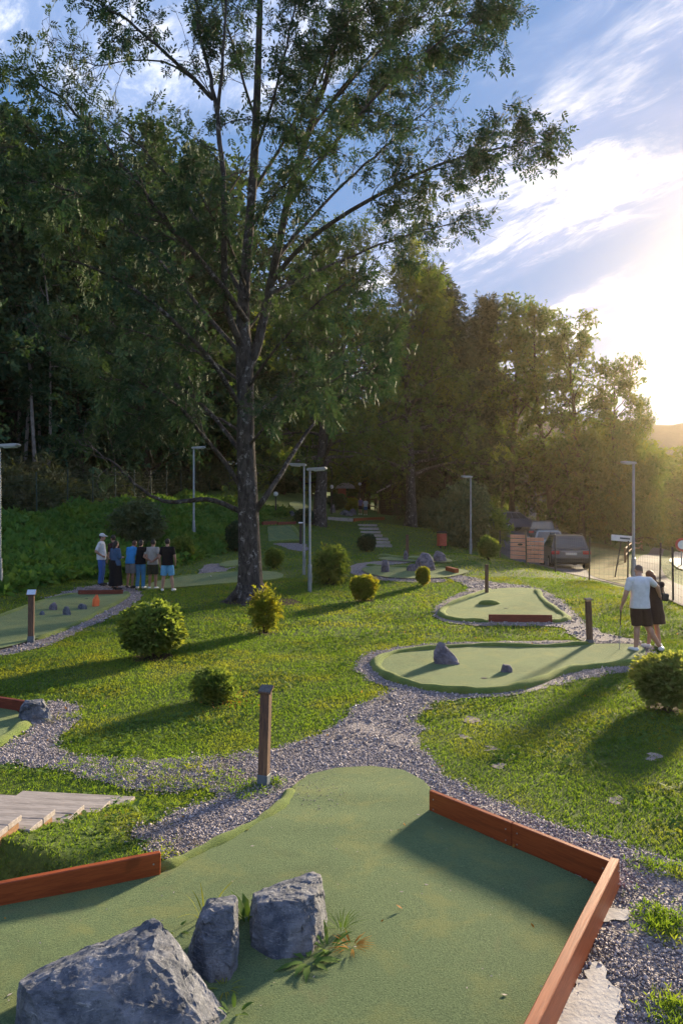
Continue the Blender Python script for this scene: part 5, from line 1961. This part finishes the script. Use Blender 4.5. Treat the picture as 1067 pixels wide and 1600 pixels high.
TS = spray(4, .085, .05, 5)
SH = {
    'round': shrub_meshes(1, 2100, TS, 1.1, .5, .46, 'leaf_shrub', 10),
    'gold': shrub_meshes(2, 2200, TS, 1.0, .5, .46, 'leaf_yellow', 8),
    'wispy': shrub_meshes(3, 1500, spray(5, .10, .035, 6), 1.0, .42, .58, 'leaf_yellow', 12, 9, .2, .22),
    'loose': shrub_meshes(4, 1000, spray(5, .15, .06, 7), 1.0, .5, .50, 'leaf_shrub', 12, 9, .05, .2),
    'dark': shrub_meshes(5, 2000, TS, 1.1, .5, .48, 'leaf_dark', 9),
    'grey': shrub_meshes(6, 2400, spray(5, .11, .035, 8), 1.0, .5, .5, 'leaf_grey', 12, 9, .05, .2),
    'pale': shrub_meshes(8, 2800, TS, 1.0, .5, .46, 'leaf_pale', 11, 7, .15, .1),
    'big': shrub_meshes(7, 3000, spray(4, .09, .055, 9), .8, .5, .5, 'leaf_grey', 16, 8, .05, .12),
}


def shrub(kind, label, px, py, w_px, h_px, name='shrub', group='shrubs on the lawn', dY=0.0):
    p = at(px, py)
    if dY:
        p.y += dY
        p.x = X(px, p.y)
        p.z = g1(p.x, p.y)
    s = p.y / F
    g = empty(name, p, rng.random() * 6.28, label, 'shrub', group)
    mx = {'wispy': .42}.get(kind, .5)
    mz = {'round': 1.07, 'gold': 1.07, 'wispy': 1.36, 'loose': 1.05, 'pale': 1.07, 'dark': 1.1, 'grey': 1.05, 'big': 1.05}[kind]
    g.scale = (w_px * s / (2 * mx), w_px * s / (2 * mx), h_px * s / mz)
    obj('stem', SH[kind][0], g)
    obj('foliage', SH[kind][1], g)
    return g


shrub('round', 'large round clipped shrub on the left lawn, gold on its sunny side', 240, 1027, 85, 78)
shrub('loose', 'low spreading bright shrub in front of the big round one', 336, 1096, 50, 44)
shrub('wispy', 'thin wispy yellow shrub at the foot of the big trunk', 415, 989, 38, 60)
shrub('loose', 'feathery green shrub right of the twin lamps', 517, 911, 42, 49)
shrub('gold', 'small round golden shrub in the open lawn right of the lamps', 569, 939, 40, 38)
shrub('round', 'little dark green shrub between the big trunk and the twin lamps', 428, 888, 26, 29)
shrub('gold', 'tiny shrub before the looping green', 661, 915, 20, 28)
shrub('dark', 'dark rounded shrub beside the log steps', 573, 862, 24, 26)
shrub('dark', 'dark upright shrub at the foot of the bank left of the big trunk', 369, 862, 26, 46)
shrub('round', 'round shrub on the bank behind the man in black', 287, 876, 30, 36)
shrub('grey', 'large feathery grey bush on the bank behind the group', 214, 852, 62, 60)
shrub('round', 'round bush topping the brown post at the pear shaped green', 763, 880, 28, 34, dY=1.5)
shrub('pale', 'bright shrub cut off by the right edge beside the couple', 1044, 1106, 92, 76)
shrub('loose', 'light green bush just right of the bushes by the lamp post', 761, 860, 46, 56, dY=1)
shrub('big', 'tall grey green bush beside the lamp post and red bin', 726, 862, 64, 98, dY=2)
shrub('big', 'rounded bush left of the red bin', 664, 826, 28, 46, dY=2)
shrub('big', 'bush at the right wall of the dark hut', 694, 840, 40, 52, dY=3)
shrub('big', 'shady bush before the dark hut', 615, 804, 28, 34)
shrub('dark', 'dark round bush left of the second trunk on the far bank', 475, 820, 26, 24)
shrub('dark', 'dark bush beside the white globe lights', 527, 797, 26, 24)
shrub('gold', 'sunlit yellow green bush on the far lawn beside the red stall', 549, 799, 24, 20)
shrub('dark', 'dark bush at the upper left of the far bank', 442, 772, 50, 30)
for k, (px, py, w_, h_, dy) in enumerate([(690, 822, 60, 70, 8), (640, 806, 60, 60, 10), (760, 815, 60, 70, 14), (880, 812, 80, 60, 20), (930, 824, 60, 60, 14), (965, 836, 60, 70, 14), (1010, 838, 60, 60, 16), (850, 806, 60, 46, 24)]):
    shrub('big', 'shaggy bush in the shade under the backlit row and its neighbours', px, py, w_, h_, 'shrub', 'bushes under the backlit row', dY=dy)

# undergrowth behind the left fence: one tangled mass
r = np.random.default_rng(31)
n = 15000
t = r.random(n)
fx = np.interp(t, [0, .35, .6, 1], [-15.6, -14.2, -11.8, -6.5])
fy = np.interp(t, [0, .35, .6, 1], [29, 35, 49.5, 63])
off = r.random(n) ** 1.3 * 9
px_ = fx - off * .92 - .25 + r.normal(size=n) * .2
py_ = fy + off * .3
hh = (.35 + 1.5 * (mn_ := np.abs(np.sin(px_ * 1.1) * np.cos(py_ * .8)))) * r.random(n) + off * .12 * r.random(n)
pos = np.stack([px_, py_, gz(px_, py_) + hh], 1)
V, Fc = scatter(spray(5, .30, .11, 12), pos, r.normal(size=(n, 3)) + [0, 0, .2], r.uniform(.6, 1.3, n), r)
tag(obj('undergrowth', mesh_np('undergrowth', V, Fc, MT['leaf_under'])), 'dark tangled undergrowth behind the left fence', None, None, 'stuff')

# leafy ground cover on the left bank
n = 30000
bx = r.uniform(-16, -3.2, n * 2)
by = r.uniform(17, 52, n * 2)
bank_foot = np.interp(by, [16, 20, 25.4, 29, 35, 41, 48, 52], [-10.2, -9.4, -8.9, -7.0, -5.7, -6.2, -4.6, -3.5])
topx = np.interp(by, [16, 29, 33, 35, 42, 49.5, 56], [-16, -15.2, -14.1, -13.6, -12.3, -11.2, -9.7])
m = (bx < bank_foot) & (bx > topx)
bx, by = bx[m][:n], by[m][:n]
pos = np.stack([bx, by, gz(bx, by) + r.random(len(bx)) * (.06 + .38 * np.clip(np.sin(bx * 1.7 + by) * .5 + .5, 0, 1))], 1)
V, Fc = scatter(spray(3, .24, .17, 13), pos, r.normal(size=(len(bx), 3)) + [0, 0, .35], r.uniform(.5, 1.2, len(bx)), r, 1.2)
tag(obj('bank_ground_cover', mesh_np('bank_ground_cover', V, Fc, MT['leaf_bank'])), 'leafy green plants covering the left bank', None, None, 'stuff')


# ---------------------------------------------------------------- grass and stones
def masked(x, y, loops):
    m = np.zeros(len(x), bool)
    for lp in loops:
        L = np.array([p[:2] for p in lp])
        lo, hi = L.min(0), L.max(0)
        k = (x >= lo[0]) & (x <= hi[0]) & (y >= lo[1]) & (y <= hi[1])
        if k.any():
            idx = np.where(k)[0]
            m[idx] |= in_poly([tuple(p) for p in L], x[idx], y[idx])
    return m


hard = green_loops + [[np.array(p) for p in smooth_loop(lot, 2)], [np.array(p) for p in smooth_loop(foot, 2)], [np.array(p) for p in smooth_loop(rd, 2)]]
stairs_box = [(-3.5, 7.75), (-2.12, 7.66), (-2.9, 5.4), (-4.2, 5.4)]


def blades(n, y0, y1, h0, h1, w_, seed, xr=.68, xmin=-30, xmax=9.6):
    r = np.random.default_rng(seed)
    y = np.sqrt(r.uniform(y0 ** 2, y1 ** 2, n))
    x = r.uniform(-xr, xr, n) * y
    # clumpier in places
    cl = .5 + .5 * np.sin(x * 2.3 + 1.3 * np.sin(y * 1.7)) * np.cos(y * 2.1 + x)
    keep = (r.random(n) < .55 + .45 * cl) & (x < np.minimum(xmax, 9.8)) & (x > xmin)
    footx = np.interp(y, [2, 16, 20, 25.4, 29, 35, 41, 48, 52], [-40, -10.4, -9.5, -9.0, -7.2, -5.9, -6.4, -4.8, -3.7])
    keep &= x > footx - .3
    x, y = x[keep], y[keep]
    m = masked(x, y, hard + [[np.array(p) for p in stairs_box]])
    jx, jy = r.normal(size=len(x)) * .07, r.normal(size=len(x)) * .09
    m |= masked(x + jx, y + jy, path_loops)
    bl = masked(x + jx * .6, y + jy * .6, bare_loops) & (r.random(len(x)) < .75)
    m |= bl
    x, y = x[~m], y[~m]
    n = len(x)
    z = gz(x, y)
    a = r.random(n) * 6.283
    h = r.uniform(h0, h1, n) * (.7 + .6 * r.random(n))
    ln_ = r.uniform(.2, .9, n) * h
    a2 = r.random(n) * 6.283
    b0 = np.stack([x, y, z - .004], 1)
    sd_ = np.stack([np.cos(a), np.sin(a), np.zeros(n)], 1) * (w_ * r.uniform(.6, 1.3, n))[:, None]
    ld = np.stack([np.cos(a2), np.sin(a2), np.zeros(n)], 1) * ln_[:, None]
    mid = b0 + ld * .4 + np.stack([0 * h, 0 * h, h * .65], 1)
    tip = b0 + ld + np.stack([0 * h, 0 * h, h * .85], 1)
    V = np.stack([b0 - sd_, b0 + sd_, mid + sd_ * .7, tip], 1).reshape(-1, 3)
    return V, np.arange(len(V), dtype=np.int32).reshape(-1, 4)


parts = [blades(195000, 5.2, 10, .016, .042, .0032, 1), blades(260000, 10, 17, .022, .05, .0055, 2), blades(165000, 17, 28, .035, .07, .010, 3), blades(60000, 28, 56, .05, .10, .02, 4, .55)]
V = np.concatenate([p[0] for p in parts])
tag(obj('lawn_grass', mesh_np('lawn_grass', V, np.arange(len(V), dtype=np.int32).reshape(-1, 4), MT['grass'])), 'short lawn grass in the low sun', None, None, 'stuff')

# clover and plantain in the lawn
n = 26000
y = np.sqrt(r.uniform(6.0 ** 2, 22 ** 2, n))
x = r.uniform(-.5, .5, n) * y
pt_ = np.sin(x * 1.9 + 2 * np.sin(y * .9)) + np.cos(y * 2.3 - x * 1.1)
k = (pt_ > .2) & ~masked(x, y, hard + path_loops + bare_loops + [[np.array(p) for p in stairs_box]]) & (x > -9) & (x < 9.5)
x, y = x[k], y[k]
pos = np.stack([x, y, gz(x, y) + r.uniform(.012, .05, len(x))], 1)
V, Fc = scatter(spray(3, .036, .030, 15), pos, r.normal(size=(len(x), 3)) * [1, 1, .25], r.uniform(.6, 1.5, len(x)), r, 2.0)
tag(obj('clover', mesh_np('clover', V, Fc, MT['leaf_weed'])), 'clover and small broad leaves among the grass', None, None, 'stuff')

# tufts straggling over the gravel near the camera
tx, ty = [], []
for (px, py, rad_, cnt) in [(1012, 1356, .07, 90), (1036, 1446, .10, 420), (1060, 1592, .08, 220), (1060, 1368, .07, 110), (390, 1236, .12, 160), (430, 1226, .05, 60), (290, 1195, .15, 90), (360, 1180, .2, 60), (130, 1200, .2, 80), (215, 1185, .22, 90), (290, 1218, .28, 200), (180, 1206, .25, 200), (330, 1228, .2, 140), (235, 1228, .2, 120), (240, 1345, .12, 90), (120, 1120, .08, 60), (610, 1290, .05, 0)]:
    c = at(px, py)
    tx.append(c.x + r.normal(size=cnt) * rad_)
    ty.append(c.y + r.normal(size=cnt) * rad_ * 1.3)
tx, ty = np.concatenate(tx), np.concatenate(ty)
k = ~masked(tx, ty, green_loops)
tx, ty = tx[k], ty[k]
pos = np.stack([tx, ty, gz(tx, ty) + .012], 1)
V, Fc = scatter(spray(3, .045, .009, 16), pos, r.normal(size=(len(tx), 3)) * [.8, .8, .2] + [0, 0, .8], r.uniform(.5, 1.3, len(tx)), r)
tag(obj('grass_tufts', mesh_np('grass_tufts', V, Fc, MT['grass'])), 'straggling grass tufts in the gravel', None, None, 'stuff')

# crushed stone on the near paths
ico = np.array([(1, 0, 0), (-1, 0, 0), (0, 1, 0), (0, -1, 0), (0, 0, 1), (0, 0, -.6)], float)
icf = np.array([(0, 2, 4), (2, 1, 4), (1, 3, 4), (3, 0, 4), (2, 0, 5), (1, 2, 5), (3, 1, 5), (0, 3, 5)])


def stones(n, loops, y0, y1, s0, s1, seed, thin=1.0, xr=.5):
    r = np.random.default_rng(seed)
    y = np.sqrt(r.uniform(y0 ** 2, y1 ** 2, n))
    x = r.uniform(-xr, xr, n) * y
    k = masked(x + r.normal(size=n) * .05, y + r.normal(size=n) * .06, loops) & ~masked(x, y, green_loops)
    k &= ~(masked(x + r.normal(size=n) * .04, y + r.normal(size=n) * .04, footing_loops) & (r.random(n) < .93))
    wear = np.sin(x * 1.7 + 1.1 * np.sin(y * 1.3)) * np.cos(y * 1.9 - .6 * x) + .5 * np.sin(x * 5.1) * np.sin(y * 4.3 + 1)
    k &= r.random(n) > np.clip(wear - .35, 0, 1) * 1.1
    x, y = x[k], y[k]
    n = len(x)
    sz_ = r.uniform(s0, s1, n) * np.where(r.random(n) < .12, 1.6, 1.0)
    V = ico[None] * r.uniform(.55, 1.35, (n, 6, 1)) * r.uniform(.6, 1.3, (n, 1, 3)) * sz_[:, None, None]
    a = r.random(n) * 6.283
    b = r.normal(size=n) * .7
    ca, sa, cb, sb = np.cos(a), np.sin(a), np.cos(b), np.sin(b)
    Rm = np.stack([np.stack([ca, -sa * cb, sa * sb], -1), np.stack([sa, ca * cb, -ca * sb], -1), np.stack([0 * a, sb, cb], -1)], 1)
    V = np.einsum('nij,nkj->nki', Rm, V)
    V += np.stack([x, y, gz(x, y) + .014 + sz_ * .25], 1)[:, None]
    Fc = (icf[None] + (np.arange(n) * 6)[:, None, None]).reshape(-1, 3)
    return V.reshape(-1, 3), Fc


SV, SF, k0 = [], [], 0
for args in [(110000, path_loops[:1], 3.4, 9.2, .005, .0135, 5), (80000, path_loops[:1], 9.2, 16.5, .009, .018, 6), (55000, path_loops[1:], 12, 30, .014, .028, 7)]:
    v, f = stones(*args)
    SV.append(v)
    SF.append(f + k0)
    k0 += len(v)
tag(obj('gravel_stones', mesh_np('gravel_stones', np.concatenate(SV), np.concatenate(SF), MT['chips'])), 'loose crushed stone on the garden paths', None, None, 'stuff')


# ---------------------------------------------------------------- weeds at the boulders
def weed(label, p, n, L, w_, mat, up=.9, seed=0, name='weed', arch=.25, rad=.05, cat='plant'):
    """a tuft of long arching leaves, each leaf a part"""
    r = np.random.default_rng(seed)
    g = empty(name, p, 0, label, cat, 'weeds at the boulders')
    L *= .72
    w_ *= .8
    for i in range(n):
        a = i * 2.4 + r.normal() * .3
        d = np.array([math.cos(a), math.sin(a), 0])
        s_ = np.array([-math.sin(a), math.cos(a), 0])
        l_ = L * r.uniform(.6, 1.15)
        u = up * r.uniform(.5, 1.1)
        V, Fc = [], []
        m_ = 5
        for k in range(m_ + 1):
            t = k / m_
            c = d * (rad * r.uniform(.8, 1) + l_ * (t * (1 - u * .55) + arch * t * t)) + np.array([0, 0, l_ * (u * t - arch * 1.4 * t * t) + .01])
            wv = w_ * (math.sin(math.pi * min(1, .12 + t * .9)) ** .7) * (1.25 if (k % 2 and w_ > .02) else .8)
            if k == m_:
                wv = .001
            V += [c - s_ * wv, c + [0, 0, -.15 * wv], c + s_ * wv]
            if k:
                b = (k - 1) * 3
                Fc += [(b, b + 1, b + 4, b + 3), (b + 1, b + 2, b + 5, b + 4)]
        obj('leaf', mesh_np('leaf', np.array(V), np.array(Fc), MT[mat]), g)
    return g


zt = -2.955
weed('spiky grass tuft with small white flowers right of the flat topped boulder', (.0, 5.22, zt), 26, .24, .006, 'leaf_weed', 1.15, 1, 'grass_tuft', .28, .03)
weed('withered orange brown clump on the felt at the right of the boulders', (.07, 5.02, zt), 30, .17, .007, 'leaf_rust', .5, 2, 'withered_grass', .15, .04)
weed('leafy weed growing in the gap between the upright and the flat topped boulder', (-.66, 5.35, zt), 15, .34, .03, 'leaf_weed', 1.1, 3)
weed('low dandelion rosette sprawling in front of the flat topped boulder', (-.22, 4.86, zt), 9, .26, .026, 'leaf_weed', .35, 4)
weed('small ragged weed at the front right corner of the flat topped boulder', (-.09, 5.0, zt), 10, .24, .02, 'leaf_weed', .9, 5)
weed('pale weed with upright leaves at the tip of the biggest boulder', (-.63, 4.36, zt), 7, .15, .022, 'leaf_weed', 1.0, 6)
weed('thin yellowish sprig sticking up behind the upright boulder', (-.98, 5.35, zt), 7, .42, .008, 'leaf_yellow', 1.3, 7)
weed('tiny dark weed left of the upright boulder', (-1.17, 5.2, zt), 6, .12, .018, 'leaf_weed', .8, 8)
weed('moss and grass tuft between the upright boulder and the biggest one', (-.72, 4.58, zt), 14, .12, .006, 'leaf_yellow', .6, 9)
p = at(88, 1128)
weed('pale grass tuft beside the blue veined rock', (p.x, p.y, p.z), 16, .26, .008, 'leaf_yellow', .9, 10)
p = at(415, 1236)
weed('grass tuft growing round the foot of the near hole post', (p.x + .05, p.y, p.z), 18, .14, .006, 'leaf_weed', .8, 11)

# fallen leaves and grit on the front felt
V, Fc = [], []
r2 = np.random.default_rng(5)
for i in range(90):
    x, y = r2.uniform(-2.2, 1.7), r2.uniform(4.2, 7.6)
    if not masked(np.array([x]), np.array([y]), green_loops[:1])[0]:
        continue
    z = g1(x, y) + .038 + float(hump(x, y))
    a = r2.random() * 6.28
    s_ = r2.uniform(.004, .012) * (2 if r2.random() < .12 else 1)
    b = len(V)
    for k in range(4):
        V.append((x + math.cos(a + k * 1.57) * s_ * (1 if k % 2 else .5), y + math.sin(a + k * 1.57) * s_ * (1 if k % 2 else .5), z + r2.uniform(0, .006)))
    Fc.append((b, b + 1, b + 2, b + 3))
tag(obj('grit', mesh_np('grit', np.array(V), np.array(Fc), MT['plank'])), 'bits of grit and leaf scattered over the front felt', None, None, 'stuff')

for (px, py, n_, sx_, sy_, nm, lab, mt_, sz_) in [(490, 1235, 130, 26, 22, 'pebble_grit', 'tiny dark stones kicked on to the neck of the front felt', 'chips', .006)]:
    V, Fc = [], []
    for i in range(n_):
        q = at(px + r2.normal() * sx_, py + r2.normal() * sy_)
        if not masked(np.array([q.x]), np.array([q.y]), green_loops[:1])[0]:
            continue
        s_ = sz_ * r2.uniform(.5, 1.5)
        b0_ = len(V)
        for c_ in ico:
            V.append((q.x + c_[0] * s_, q.y + c_[1] * s_, q.z + .038 + float(hump(q.x, q.y)) + c_[2] * s_ * .7))
        Fc += [tuple(b0_ + j for j in f) for f in icf]
    tag(obj(nm, mesh_np(nm, np.array(V), np.array(Fc), MT[mt_])), lab, None, None, 'stuff')
n = 480
y = np.sqrt(r2.uniform(5.0 ** 2, 24 ** 2, n))
x = r2.uniform(-.5, .5, n) * y
c_ = at(352, 1094)
x[:160] = c_.x + r2.normal(size=160) * .22
y[:160] = c_.y + r2.normal(size=160) * .3
k = ~masked(x, y, green_loops[1:] + [[np.array(p) for p in stairs_box]]) & (x > -9) & (x < 9.4)
x, y = x[k], y[k]
pos = np.stack([x, y, gz(x, y) + np.where(masked(x, y, green_loops[:1]), .045 + hump(x, y), .04)], 1)
V, Fc = scatter(spray(1, .05, .028, 19), pos, r2.normal(size=(len(x), 3)) * [1, 1, .2], r2.uniform(.5, 1.2, len(x)), r2, 2.0)
tag(obj('fallen_leaves', mesh_np('fallen_leaves', V, Fc, MT['leaf_rust'])), 'small fallen leaves on lawn, gravel and felt', None, None, 'stuff')

# ---------------------------------------------------------------- hill across the valley
hx_ = np.linspace(-20, 300, 90)
hy_ = np.linspace(150, 215, 22)
HX, HY = np.meshgrid(hx_, hy_)
ridge = 25 + 2.5 * np.sin(HX / 40 + 1.0) + 1.2 * np.sin(HX / 15) + .5 * np.sin(HX / 5)
prof = np.sin(np.clip((HY - 150) / 65, 0, 1) * np.pi * .62) ** 1.1
HZ = -60 + (ridge + 60) * prof
r3 = np.random.default_rng(3)
HZ = HZ + r3.normal(size=HX.shape) * .25
n_, m_ = len(hx_), len(hy_)
ii = (np.arange(m_ - 1)[:, None] * n_ + np.arange(n_ - 1)[None]).ravel()
MT['hill'] = plain('wooded_hill', (.055, .07, .085), (.08, .09, .10), .06, .95, .1, .6, .5, bdist=1)  # blue of distant air put into the hill's own colour
obj('hill', mesh_np('hill', np.stack([HX.ravel(), HY.ravel(), HZ.ravel()], 1), np.stack([ii, ii + 1, ii + n_ + 1, ii + n_], 1), MT['hill'], True), kind='structure')

# ---------------------------------------------------------------- evening haze
m, t = newmat('evening_haze')
pv = t.n('ShaderNodeVolumePrincipled')
pv.inputs['Color'].default_value = (1.0, .84, .60, 1)
pv.inputs['Density'].default_value = HAZE_D
pv.inputs['Anisotropy'].default_value = HAZE_G
t.t.links.new(pv.outputs[0], t.n('ShaderNodeOutputMaterial').inputs['Volume'])
bpy.context.view_layer.update()
zs = [float(GZ.min()), float(HZ.min())]
b = MB()
top_z = max(float((o.matrix_world @ Vector(c_)).z) for o in COL.objects if o.type == 'MESH' for c_ in o.bound_box)
x0, x1, y0, y1, z0, z1 = float(GX.min()) - 1, float(GX.max()) + 1, float(GY.min()) - 1, float(GY.max()) + 1, min(zs) - 1, top_z + 1
b.box(((x0 + x1) / 2, (y0 + y1) / 2, (z0 + z1) / 2), (x1 - x0, y1 - y0, z1 - z0))
tag(b.build('haze', m), 'thin evening haze over the whole park', None, None, 'stuff')
